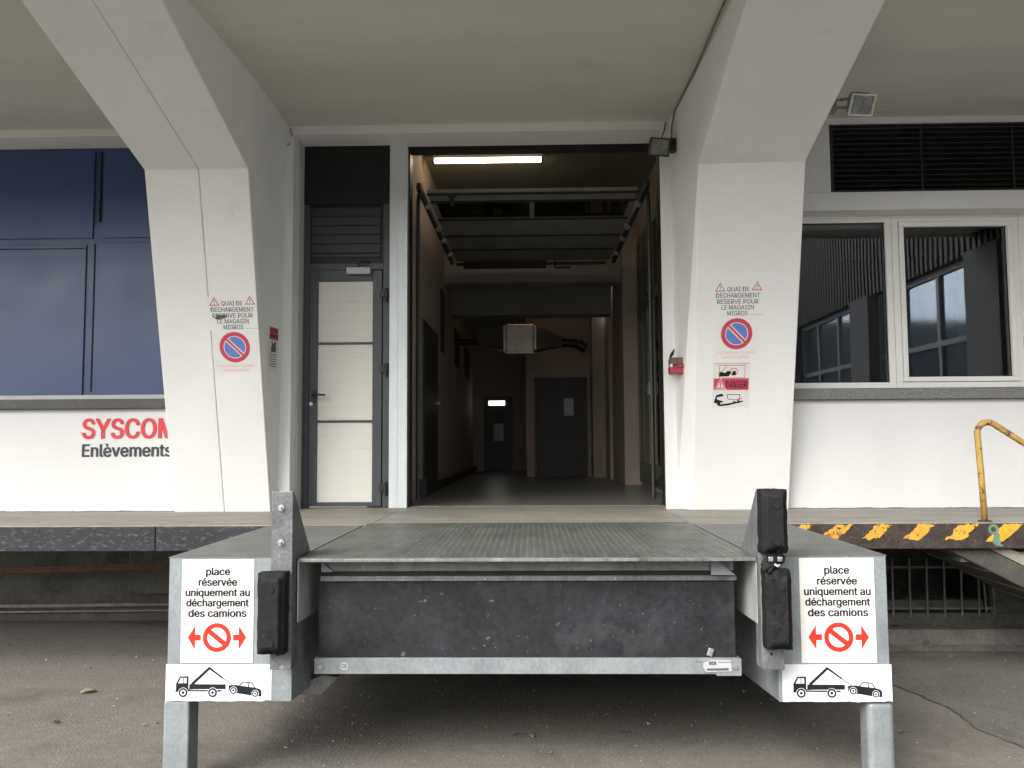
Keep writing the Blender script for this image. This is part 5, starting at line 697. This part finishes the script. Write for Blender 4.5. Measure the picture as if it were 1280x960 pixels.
for x in (1.128, 1.172): MB().box(x-.011, x+.011, 4.065, 4.075, 1.148, 1.17).build('bolt', m_bolt, dl, bevel=.003)
MB().tube([(1.145, 4.06, 1.135), (1.155, 4.05, 1.128), (1.165, 4.055, 1.134)], .006, 6).build('bent_bolt', m_bolt, dl)
MB().cyl((1.143, 4.156, .695), (1.143, 4.155, .695), .007, 10).build('bolt_hole', m_hole, dl)

# ================================================================== SIGNS on the dock
def reserved_sign(x0, lab, sk):
    F = Frame((x0, YF, .625), (1, 0, 0), (0, 0, 1), (0, -1, 0))
    W_, H_ = .368, .512; pl_ = MB(); fplate(pl_, F, W_, H_, .003)
    o = pl_.build('reserved_sign', m_signwhite, bevel=.001); tag(o, lab, 'sign')
    k = H_/573; c = W_/2; t = MB()
    for s_, b, wd in (('place', 168, 127), ('réservée', 227, 205), ('uniquement au', 285, 344), ('déchargement', 342, 334), ('des camions', 400, 310)):
        ftext(t, F, s_, c, (655-b)*k, 41*k, wd*W_/390, .0045, bold=.03)
    t.build('lettering', m_ink, o, recalc=False)
    a = MB(); cy = (655-515)*k; fring(a, F, c, cy, 55*k, 80*k, .0045)
    ang = rad(-38); d = Vector((math.cos(ang), math.sin(ang))); fline(a, F, (c-d.x*60*k, cy-d.y*60*k), (c+d.x*60*k, cy+d.y*60*k), 27*k, 27*k, .0052)
    for s_ in (-1, 1):
        pts = [(c+s_*166*k, cy), (c+s_*124*k, cy+66*k), (c+s_*124*k, cy+16*k), (c+s_*92*k, cy+16*k), (c+s_*92*k, cy-16*k), (c+s_*124*k, cy-16*k), (c+s_*124*k, cy-66*k)]
        fpoly(a, F, pts, .0045)
    a.build('prohibition_symbol', m_redink, o, recalc=False)
    return o
reserved_sign(-1.778, 'white sign with five lines of black text on the left steel box', 0)
reserved_sign(1.322, 'white sign with five lines of black text on the right steel box', 0)
def tow_sign(x0, lab, seed):
    F = Frame((x0, YF, .438), (1, 0, 0), (0, 0, 1), (0, -1, 0))
    W_, H_ = .535, .180
    pts = [(0, H_), (W_, H_)]
    n_ = 40
    bot = [(W_-W_*i/n_, .004*noise.noise(Vector((i*.35, seed, 0)))+.0015*noise.noise(Vector((i*1.7, seed, 3)))+(.006 if i in (1, 2) else 0)) for i in range(n_+1)]
    mb = MB(); P3 = pts+bot
    nn = len(P3); mb.add([F.P(a, b, .0005) for a, b in P3]+[F.P(a, b, .0025) for a, b in P3], [tuple(range(nn)), tuple(range(2*nn-1, nn-1, -1))]+[(i, (i+1) % nn, nn+(i+1) % nn, nn+i) for i in range(nn)])
    o = mb.build('tow_sign', m_signcool); tag(o, lab, 'sign')
    def Q(x, y): return ((x-40)/577*W_, (857-y)/200*H_)
    k = W_/577; b = MB()
    def poly(p, l=.0035): fpoly(b, F, [Q(*q) for q in p], l)
    poly([(97, 762), (118, 723), (165, 722), (165, 790), (170, 790), (170, 765), (368, 766), (368, 792), (200, 793), (165, 796), (165, 808), (97, 808), (97, 800), (90, 812), (90, 804), (97, 798)])
    poly([(165, 797), (335, 797), (352, 797), (338, 806), (165, 804)], .0037)
    fline(b, F, Q(184, 766), Q(280, 676), 15*k, 13*k, .0037); fline(b, F, Q(274, 674), Q(352, 732), 11*k, 8*k, .0039); fline(b, F, Q(350, 730), Q(412, 776), 4*k, 3*k, .0039)
    poly([(384, 772), (428, 769), (442, 773), (530, 784), (556, 793), (564, 804), (562, 832), (520, 829), (430, 814), (386, 802)])
    for p, q in (((442, 774), (464, 753)), ((464, 753), (512, 758)), ((512, 758), (530, 790)), ((489, 757), (494, 784))): fline(b, F, Q(*p), Q(*q), 5*k, 5*k, .0037)
    fline(b, F, Q(372, 786), Q(404, 812), 2*k, 2*k, .0037)
    for (x, y, r) in ((137, 811, 24), (298, 811, 24), (411, 799, 18), (530, 816, 17)): fdisc(b, F, *Q(x, y), r*k, .0047)
    b.build('vehicle_pictogram', m_ink, o, recalc=False)
    c = MB(); fpoly(c, F, [Q(109, 760), Q(123, 731), Q(136, 731), Q(136, 760)], .0039); fpoly(c, F, [Q(140, 760), Q(140, 731), Q(155, 731), Q(155, 760)], .0039)
    for (x, y, r) in ((137, 811, 24), (298, 811, 24), (411, 799, 18), (530, 816, 17)):
        fring(c, F, *Q(x, y), (r+.2)*k, (r+2.6)*k, .0043, 30); fring(c, F, *Q(x, y), r*.32*k, r*.62*k, .0051, 30)
    c.build('pictogram_windows', m_signcool, o, recalc=False)
    return o
tow_sign(-1.850, 'white tow truck pictogram sticker along the bottom of the left steel box', 1.3)
tow_sign(1.224, 'white tow truck pictogram sticker along the bottom of the right steel box', 6.1)

# ================================================================== stickers on the leaning pillars
vdir = Vector((0, -.69, 2.715)).normalized(); ndir = Vector((0, -2.715, -.69)).normalized()
def on_pillar(x, z):  # point on the leaning face at height z
    return Vector((x, 7.06-.69*(z-PZ)/2.715, z))
def warn_triangle(mb_r, mb_k, F, cx, cy, s_):
    R3 = [(cx+s_*math.cos(rad(90+120*i)), cy+s_*math.sin(rad(90+120*i))) for i in range(3)]
    R2 = [(cx+s_*.72*math.cos(rad(90+120*i)), cy+s_*.72*math.sin(rad(90+120*i))) for i in range(3)]
    b = len(mb_r.v); mb_r.v += [tuple(F.P(a, c, .0008)) for a, c in R3+R2]; mb_r.f += [(b, b+1, b+4, b+3), (b+1, b+2, b+5, b+4), (b+2, b, b+3, b+5)]
    fline(mb_k, F, (cx, cy+s_*.42), (cx, cy-s_*.08), s_*.16, s_*.08, .001); fdisc(mb_k, F, cx, cy-s_*.24, s_*.08, .001, 10)
def pillar_notice(x, ztop, lab_t, lab_p, mig=True, xo=0, w_=1.0):
    F = Frame(on_pillar(x, ztop), (1, 0, 0), vdir, ndir)     # origin at top centre
    base = MB(); fpoly(base, F, [(-.20, -.252), (.20, -.252), (.20, .015), (-.20, .015)], .0003)
    o = base.build('warning_notice', m_stickerwhite if False else m_fin, recalc=False); tag(o, lab_t, 'sign')
    r = MB(); k = MB()
    warn_triangle(r, k, F, -.142, -.032, .047); warn_triangle(r, k, F, .148, -.025, .047)
    r.build('warning_triangles', m_fadered, o, recalc=False)
    for s_, v_, wd in (('QUAI DE', -.055, .17), ('DECHARGEMENT', -.105, .345), ('RESERVE POUR', -.153, .325), ('LE MAGASIN', -.200, .255), ('MIGROS', -.247, .16)):
        ftext(k, F, s_, 0, v_, .035, wd, .001, bold=.008)
    for i in range(9): fpoly(k, F, [(.10+i*.012, -.243), (.107+i*.012, -.243), (.107+i*.012, -.240), (.10+i*.012, -.240)], .001)
    k.build('lettering', m_fadeink, o, recalc=False)
    F = Frame(on_pillar(x+xo, ztop-.25), (1, 0, 0), vdir, ndir)
    p = MB(); p.hexa([F.P(a, b, l) for l in (.0002, .0015) for a, b in ((-.18, -.345), (.18, -.345), (.18, -.004), (-.18, -.004))])
    q = p.build('parking_sign', m_signfaded); tag(q, lab_p, 'sign')
    cy = -.135
    m = MB(); fdisc(m, F, 0, cy, .128, .0018, 48); m.build('sign_border', m_pinkinner, q, recalc=False)
    m = MB(); fring(m, F, 0, cy, .092, .124, .0024)
    a = rad(-45); d = Vector((math.cos(a), math.sin(a))); fline(m, F, (-d.x*.094, cy-d.y*.094), (d.x*.094, cy+d.y*.094), .016, .016, .0034)
    m.build('sign_ring', m_fadered, q, recalc=False)
    m = MB(); fdisc(m, F, 0, cy, .085, .0021, 40); m.build('sign_field', m_fadeblue, q, recalc=False)
    m = MB(); fline(m, F, (-d.x*.09, cy-d.y*.09), (d.x*.09, cy+d.y*.09), .036, .036, .0027); m.build('slash_border', m_pinkinner, q, recalc=False)
    m = MB(); ftext(m, F, 'STATIONNEMENT INTERDIT', 0, -.298, .020, .31, .002); ftext(m, F, 'PLACE RESERVEE', 0, -.333, .020, .21, .002); m.build('lettering', m_palered, q, recalc=False)
pillar_notice(-2.405, 2.885, 'faded black warning text with two triangles on the left leaning pillar', 'round blue and red no parking sign on the left leaning pillar')
pillar_notice(1.635, 2.955, 'faded black warning text with two triangles on the right leaning pillar', 'round blue and red no parking sign on the right leaning pillar')
# scribble over the left notice
F = Frame(on_pillar(-2.51, 2.745), (1, 0, 0), vdir, ndir)
m = MB(); fpoly(m, F, ragged([(-.04, -.012), (-.01, -.022), (.045, -.012), (.04, .014), (-.02, .016)], .01), .0016); tag(m.build('scratched_smudge', m_fadeink, recalc=False), 'small grey smudge scratched over the left warning text', 'stain')
# danger sticker
F = Frame(on_pillar(1.605, 2.35), (1, 0, 0), vdir, ndir)
p = MB(); p.hexa([F.P(a, b, l) for l in (.0002, .0015) for a, b in ((-.15, -.37), (.15, -.37), (.15, 0), (-.15, 0))])
q = p.build('danger_sign', m_stickerwhite); tag(q, 'red and white danger sticker showing trucks, below the right parking sign', 'sign')
m = MB(); fpoly(m, F, [(-.14, -.225), (.14, -.225), (.14, -.13), (-.14, -.13)], .002)
for a, b, c, d in ((-.10, -.128, .11, -.124), (-.10, -.026, .11, -.022), (-.10, -.124, -.096, -.026), (.106, -.124, .11, -.026)): fpoly(m, F, [(a, b), (c, b), (c, d), (a, d)], .002)
fline(m, F, (-.04, -.03), (-.08, -.08), .004, .004, .0022); fring(m, F, .02, -.075, .026, .031, .0022, 24); fpoly(m, F, [(.05, -.30), (.09, -.292), (.09, -.298), (.05, -.308)], .002)
m.build('red_print', m_fadered, q, recalc=False)
m = MB(); ftext(m, F, 'MANOEUVRES CAMION A REMORQUE', 0, -.016, .013, .27, .002); m.build('lettering', m_fadered, q, recalc=False)
m = MB(); ftext(m, F, 'DANGER!', .045, -.208, .058, .17, .003, bold=.01)
fpoly(m, F, [(-.10, -.115), (-.02, -.112), (.0, -.075), (-.03, -.068), (-.05, -.085), (-.09, -.075), (-.10, -.09)], .0026); fpoly(m, F, [(0, -.105), (.035, -.102), (.035, -.07), (.01, -.07)], .0026)
fpoly(m, F, [(-.135, -.325), (-.115, -.265), (-.07, -.255), (-.055, -.275), (-.075, -.278), (-.105, -.282), (-.112, -.30), (-.06, -.318), (-.06, -.326), (-.12, -.335)], .0026); fdisc(m, F, -.095, -.338, .014, .0027, 14); fdisc(m, F, .03, -.328, .012, .0027, 14); fdisc(m, F, .065, -.322, .012, .0027, 14); fline(m, F, (-.03, -.262), (.075, -.262), .005, .005, .0026); fline(m, F, (-.03, -.262), (-.02, -.30), .005, .005, .0026); fline(m, F, (.075, -.262), (.07, -.31), .005, .005, .0026)
fline(m, F, (-.02, -.30), (.07, -.31), .004, .004, .0026); fpoly(m, F, [(-.11, -.345), (-.02, -.335), (.10, -.312), (.10, -.322), (-.02, -.352), (-.09, -.358)], .0026)
m.build('black_print', m_ink, q, recalc=False)
m = MB(); b = MB()
fpoly(b, F, [(-.135, -.22), (-.035, -.22), (-.085, -.125)], .0024); b.build('triangle_field', m_pinkinner, q, recalc=False)
warn_triangle(m, m2 := MB(), Frame(F.P(0, 0, .0022), F.u, F.v, F.n), -.085, -.187, .052)
m.build('triangle_border', m_fadered, q, recalc=False); m2.build('exclamation_mark', m_ink, q, recalc=False)
# narrow sticker on the inner side of the left pillar
F = Frame((-2.182, 6.87, 2.70), (.107, 1, 0), (.014, 0, 1), (1, -.107, 0))
p = MB(); fpoly(p, F, [(0, -.37), (.19, -.37), (.19, 0), (0, 0)], .008)
q = p.build('safety_sticker', m_stickerwhite, recalc=False); tag(q, 'narrow red and white sticker on the inner side of the left pillar', 'sticker')
m = MB(); fpoly(m, F, [(.01, -.11), (.18, -.11), (.18, -.005), (.01, -.005)], .0088); m.build('red_print', m_fadered, q, recalc=False)
m = MB(); fpoly(m, F, ragged([(.04, -.21), (.13, -.21), (.15, -.13), (.05, -.125)], .02), .0088)
for i in range(6): fpoly(m, F, [(.02, -.235-i*.02), (.16-.02*(i % 2), -.235-i*.02), (.16-.02*(i % 2), -.228-i*.02), (.02, -.228-i*.02)], .0088)
m.build('black_print', m_fadeink, q, recalc=False)
m = MB(); ftext(m, F, 'STOP', .095, -.045, .026, .13, .0096, bold=.02); ftext(m, F, 'DANGER', .095, -.09, .026, .15, .0096, bold=.02); m.build('lettering', m_ink, q, recalc=False)

# ================================================================== lamps
def floodlight(loc, tilt, turn, body, frame, lab, s_=1.0, mount=None):
    t = thing('floodlight', lab, 'floodlight', loc)
    R = Matrix.Rotation(rad(turn), 3, 'Z')@Matrix.Rotation(rad(tilt), 3, 'X')
    L_ = Vector(loc)
    def T(p): return L_+R@Vector([c*s_ for c in p])
    hs_ = MB(); hs_.hexa([T(p) for p in ((-.085, -.045, -.07), (.085, -.045, -.07), (.06, .05, -.045), (-.06, .05, -.045), (-.085, -.045, .07), (.085, -.045, .07), (.06, .05, .055), (-.06, .05, .055))])
    for k in range(5): x = -.05+k*.025; hs_.hexa([T(p) for p in ((x, 0, .055), (x+.006, 0, .055), (x+.006, .05, .05), (x, .05, .05), (x, 0, .08), (x+.006, 0, .08), (x+.006, .05, .07), (x, .05, .07))])
    hs_.build('housing', body, t, bevel=.004)
    fr = MB()
    for (a, b, c, d) in ((-.09, .09, -.075, -.062), (-.09, .09, .062, .075), (-.09, -.078, -.062, .062), (.078, .09, -.062, .062)):
        fr.hexa([T(p) for p in ((a, -.060, c), (b, -.060, c), (b, -.045, c), (a, -.045, c), (a, -.060, d), (b, -.060, d), (b, -.045, d), (a, -.045, d))])
    fr.build('lens_frame', frame, t, bevel=.002)
    ln = MB(); ln.hexa([T(p) for p in ((-.078, -.052, -.062), (.078, -.052, -.062), (.078, -.046, -.062), (-.078, -.046, -.062), (-.078, -.052, .062), (.078, -.052, .062), (.078, -.046, .062), (-.078, -.046, .062))])
    ln.build('lens', m_lampglass, t)
    MB().tube([T((.0, -.054, .01)), T((.02, -.054, .045))], .008*s_, 8).build('burner', m_lampbody, t)
    mt = MB(); a, b = mount
    mt.tube([T((a, .0, -.03)), b], .011*s_, 8); mt.tube([T((a, .0, .03)), Vector(b)+Vector((0, 0, .05))], .011*s_, 8)
    mt.box(b[0]-.03, b[0]+.03, b[1]-.035, b[1]+.035, b[2]-.04, b[2]+.07); mt.build('mounting_arm', body, t, bevel=.003)
    return t
floodlight((1.07, 6.93, 4.19), 22, 12, m_blackmetal, m_blackmetal, 'small black floodlight hanging at the top right corner of the open doorway', 1.0, (.07, (1.215, 6.98, 4.20)))
floodlight((2.33, 5.86, 4.10), 30, 8, m_lampbody, m_lampwhite, 'stained white floodlight beside the right overhead beam near the louvre', 1.0, (-.08, (2.15, 5.9, 4.09)))
# fluorescent tubes
cl = thing('ceiling_light', 'lit fluorescent tube on the ceiling just inside the open doorway', 'ceiling light', (-.47, 9.2, 4.82))
MB().box(-1.09, .14, 9.17, 9.24, 4.895, 4.949).build('fitting', m_pale, cl, bevel=.003)
MB().cyl((-1.07, 9.19, 4.872), (.12, 9.19, 4.872), .03, 14).build('tube', m_tube, cl)
for x in (-1.085, .135): MB().box(x-.012, x+.012, 9.17, 9.22, 4.845, 4.895).build('tube_holder', m_blackmetal, cl)
c2 = thing('ceiling_light', 'dim warm tube hidden behind the second interior beam', 'ceiling light', (-.4, 12.95, 3.8))
MB().cyl((-.35, 12.82, 3.83), (.25, 12.82, 3.83), .016, 10).build('tube', m_backtube, c2)
# duct unit
du = thing('ventilation_unit', 'galvanised ventilation box with tapered duct ends hanging in the dark passage', 'ventilation unit', (-.18, 13.2, 3.07))
MB().box(-.395, .03, 13.0, 13.4, 3.13, 3.56).build('housing', m_duct, du, bevel=.01)
MB().box(-.44, -.40, 12.985, 13.42, 3.16, 3.54).box(.035, .075, 12.985, 13.42, 3.16, 3.54).box(-.40, .035, 12.985, 13.0, 3.10, 3.13).build('flange', m_duct, du, bevel=.003)
MB().hexa([(-.86, 13.1, 3.26), (-.44, 13.02, 3.16), (-.44, 13.38, 3.16), (-.86, 13.3, 3.26), (-.86, 13.1, 3.38), (-.44, 13.02, 3.54), (-.44, 13.38, 3.54), (-.86, 13.3, 3.38)]).build('left_taper', m_ductdark, du)
MB().hexa([(.075, 13.02, 3.16), (.48, 13.1, 3.22), (.48, 13.3, 3.22), (.075, 13.38, 3.16), (.075, 13.02, 3.54), (.48, 13.1, 3.36), (.48, 13.3, 3.36), (.075, 13.38, 3.54)]).build('right_taper', m_ductdark, du)
MB().cyl((.48, 13.2, 3.29), (.72, 13.2, 3.27), .07, 16).cyl((.72, 13.2, 3.27), (.86, 13.2, 3.20), .09, 16).build('round_duct', m_track, du); MB().cyl((-1.2, 13.2, 3.31), (-.86, 13.2, 3.31), .05, 14).build('round_duct', m_track, du)
for x in (-.35, 0): MB().cyl((x, 13.2, 3.55), (x, 13.2, 3.87), .006, 6).build('hanger_rod', m_track, du)
MB().cyl((-.18, 12.998, 3.52), (-.18, 12.99, 3.52), .012, 8).build('knob', m_blackmetal, du)

# red signal lamp on the right jamb
rl = thing('signal_lamp', 'weathered red signal lamp bolted on the right side of the doorway', 'signal lamp', (1.18, 7.08, 2.27))
MB().box(1.128, 1.245, 7.03, 7.148, 2.275, 2.345).build('housing', m_red, rl, bevel=.012)
MB().box(1.13, 1.243, 7.035, 7.147, 2.347, 2.41).build('cap', m_redback, rl, bevel=.012)
MB().box(1.128, 1.146, 7.022, 7.03, 2.33, 2.355).build('sticker', m_stickerwhite, rl)
MB().box(1.19, 1.325, 7.01, 7.028, 2.325, 2.350).box(1.285, 1.325, 7.0, 7.05, 2.30, 2.37).build('clamp_band', m_red, rl, bevel=.004)
MB().box(1.26, 1.305, 7.03, 7.11, 2.24, 2.40).build('bracket', m_pale, rl, bevel=.004)
MB().tube([(1.135, 7.08, 2.41), (1.15, 7.06, 2.44), (1.17, 7.07, 2.48)], [.008, .014, .005], 6).build('cable_stub', m_blackmetal, rl)

rl.location.y -= .13; rl.location.x += .008
MB().box(1.16, 1.22, 7.14, 7.278, 2.29, 2.36).build('wall_bracket', m_pale, rl)
# cable along the right beam and lamp feed
tag(MB().tube([(1.235, 4.4, 4.49), (1.237, 6.1, 4.487), (1.215, 6.9, 4.485), (1.205, 7.0, 4.40), (1.20, 7.02, 4.27)], .008, 6).build('cable', m_lampbody), 'thin grey cable running along the ceiling beside the right beam', 'cable')
tag(MB().tube([(1.175, 7.13, 4.48), (1.16, 7.12, 4.40), (1.13, 7.08, 4.32), (1.11, 7.0, 4.25)], .006, 6).build('cable', m_crack), 'short dark lamp wire dropping to the small black floodlight', 'cable')
tag(MB().tube([(-2.135, 7.13, 4.49), (-2.135, 7.13, 4.33), (-2.115, 7.13, 4.325), (-2.10, 7.13, 4.34)], .005, 6).tube([(-2.10, 7.135, 4.48), (-2.09, 7.135, 4.43), (-2.075, 7.13, 4.40)], .004, 5).build('wall_hook', m_crack), 'rusty wire hook in the upper left corner of the doorway', 'hook')

# ================================================================== handrail and stairs
hr = thing('handrail', 'chipped yellow tubular handrail on the platform edge at right', 'handrail', (3.13, 5.98, PZ))
R_ = []
for k in range(9):
    a = rad(180-k*(180-58)/8); R_.append((3.195+.075*math.cos(a), 5.98, 1.765+.075*math.sin(a)))
path = [(3.145, 5.98, PZ), (3.135, 5.98, 1.45), (3.122, 5.98, 1.72)]+R_+[(3.42, 5.98, 1.705), (4.3, 5.98, 1.20), (4.75, 5.98, .94)]
MB().tube(path, .0215, 14).build('rail', m_railpaint, hr, smooth=True)
MB().cyl((3.146, 5.98, PZ), (3.146, 5.98, PZ+.008), .045, 12).build('base_flange', m_rust_edge, hr)
MB().cyl((4.4, 5.98, .45), (4.4, 5.98, 1.15), .0215, 12).build('post', m_railpaint, hr)
ss = thing('staircase', 'weathered concrete stair flight descending to the right under the platform edge', 'staircase', (4, 6.4, 0))
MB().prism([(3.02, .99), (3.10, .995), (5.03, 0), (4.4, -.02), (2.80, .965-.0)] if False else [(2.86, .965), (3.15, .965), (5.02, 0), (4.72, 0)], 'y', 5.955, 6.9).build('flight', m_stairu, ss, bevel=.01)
mb = MB()
for i in range(7):
    x0 = 3.16+i*.27; z1 = 1.0-i*.14
    mb.box(x0, x0+.30, 6.0, 6.9, z1-.06-.14, z1-.06-.001)
mb.prism([(3.152, .967), (3.30, .967), (5.17, 0), (5.022, 0)], 'y', 5.95, 5.998)
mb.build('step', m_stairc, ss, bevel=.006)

# ================================================================== neighbours reflected in the windows
wg = thing('neighbour_wing', 'side wing with dark corrugated siding over a band of tall windows', 'building', (6.2, 0, 0))
WX = 6.0
MB().box(WX, WX+.3, -16, 5.8, 0, 2.2).box(WX, WX+3, -16, 5.8, 8.6, 8.8).box(WX+.3, WX+3, 5.5, 5.8, 0, 8.6).box(WX+.3, WX+3, -16, -15.7, 0, 8.6).build('wall', m_wingwall, wg)
sg = MB(); y = -16; k = 0
while y < 5.75:
    d = .035 if k % 2 else 0
    sg.box(WX-.02-d, WX+.28, y, y+.075, 4.25, 8.6); y += .075; k += 1
sg.build('siding', m_siding, wg)
for y in (-12.7, -8.6, -4.5, -.4, 3.72):
    MB().box(WX-.12, WX+.3, y-.41, y+.41, 0, 4.25).build('pilaster', m_wingwall, wg)
for i, ya in enumerate((-12.28, -8.18, -4.08, .02)):
    a, b = ya+.002, ya+3.26
    f_ = MB()
    for yy in (a, a+1.0, a+2.15, b-.09): f_.box(WX+.05, WX+.13, yy, yy+.09, 2.2, 4.25)
    f_.box(WX+.052, WX+.128, a, b, 2.2, 2.28).box(WX+.052, WX+.128, a, b, 4.15, 4.25).box(WX+.052, WX+.128, a, b, 3.1, 3.18)
    fo = f_.build('window', m_wingframe, wg)
    MB().box(WX+.09, WX+.10, a, b, 2.2, 4.25).build('pane', m_wingglass, fo)
ob = thing('opposite_building', 'pale rendered building with rows of dark windows across the yard behind the camera', 'building', (-4, -26, 0))
MB().box(-30, 10, -34, -26, 0, 7.5).build('wall', m_farwall, ob)
fw_ = None
for r_ in range(2):
    for c_ in range(13):
        x = -28+c_*2.9; z = 1.4+r_*3.2
        if fw_ is None: fw_ = MB().box(x, x+1.5, -26.01, -25.93, z, z+1.5).build('window', m_farglass, ob)
        else:
            c = fw_.copy(); COL.objects.link(c); c.parent = ob; c.location = (x+28, 0, z-1.4)

# ================================================================== fallen leaves
def leaf(x, y, s_, m, lab, rz):
    mb = MB(); n_ = 9; vs = []
    for i in range(n_+1):
        t = i/n_; w_ = s_*.32*math.sin(math.pi*min(1, t*.93+.05))**.8
        for sg_ in (-1, 0, 1):
            px = (t-.5)*s_; py = sg_*w_; pz = .008+abs(sg_)*w_*.45+.018*s_*10*.12*math.sin(t*3)+ (random.random()*.004)
            vs.append((x+px*math.cos(rz)-py*math.sin(rz), y+px*math.sin(rz)+py*math.cos(rz), pz))
    fs = []
    for i in range(n_):
        for j in (0, 1): fs.append((i*3+j, i*3+j+1, i*3+j+4, i*3+j+3))
    mb.add(vs, fs); o = mb.build('fallen_leaf', m, recalc=False, smooth=True)
    sm = o.modifiers.new('Solid', 'SOLIDIFY'); sm.thickness = .0008
    tag(o, lab, 'leaf', 'fallen leaves on the yard')
leaf(-3.10, 5.90, .10, m_leaf, 'large pale curled leaf on the ground at far left', .7)
leaf(-2.96, 5.26, .05, m_leafd, 'small dark leaf below the large pale leaf at left', .2)
leaf(-2.39, 5.22, .035, m_leaf, 'tiny leaf fragment close to the square left leg', 1.2)
leaf(-1.22, 5.56, .045, m_leaf, 'pale leaf right of the left steel box', 0)
leaf(-.02, 5.04, .05, m_leaf, 'pale leaf on the ground in front of the leveller, near the middle', 2.0)
leaf(.46, 5.43, .03, m_leaf, 'tiny pale leaf under the leveller right of the middle', .4)
leaf(2.72, 6.80, .06, m_leafd, 'dark leaf left of the debris below the grille', 2.6)
leaf(3.30, 6.86, .05, m_leaf, 'pale leaf on the ground below the grille', .9)
leaf(3.35, 7.24, .05, m_leaf, 'pale leaf on the ledge under the barred window', .3)
leaf(3.02, 7.23, .07, m_leafd, 'brown leaf on the ledge under the barred window', 1.9)
for o in list(bpy.data.objects):
    if o.name.startswith('fallen_leaf') and 'ledge' in o['label']: o.location.z += .155
# scattered grit
gm = MB()
for i in range(2600):
    x = random.uniform(-4.5, 4.8); y = random.uniform(3.6, 7.1); s_ = random.uniform(.002, .0075)*(1 if random.random() < .93 else 2)
    if -1.95 < x < 1.85 and y > 6.3: continue
    p = [Vector((x, y, .004+s_*.4))+Vector((random.gauss(0, 1), random.gauss(0, 1), random.gauss(0, .6))).normalized()*s_ for _ in range(4)]
    gm.add(p, [(0, 1, 2), (0, 1, 3), (1, 2, 3), (0, 2, 3)])
for i in range(160):
    x = random.uniform(-4.5, 4.8); y = random.uniform(3.8, 7.0); s_ = random.uniform(.006, .013)
    if -1.95 < x < 1.85 and y > 6.3: continue
    p = [Vector((x, y, .004+s_*.4))+Vector((random.gauss(0, 1), random.gauss(0, 1), random.gauss(0, .5))).normalized()*s_ for _ in range(4)]
    gm.add(p, [(0, 1, 2), (0, 1, 3), (1, 2, 3), (0, 2, 3)])
go = gm.build('grit', mat('grit_stone', (.26, .25, .22), .9, ns=30, var=.5)); go['kind'] = 'stuff'; go['label'] = 'scattered small grit on the yard'
bpy.context.view_layer.update()
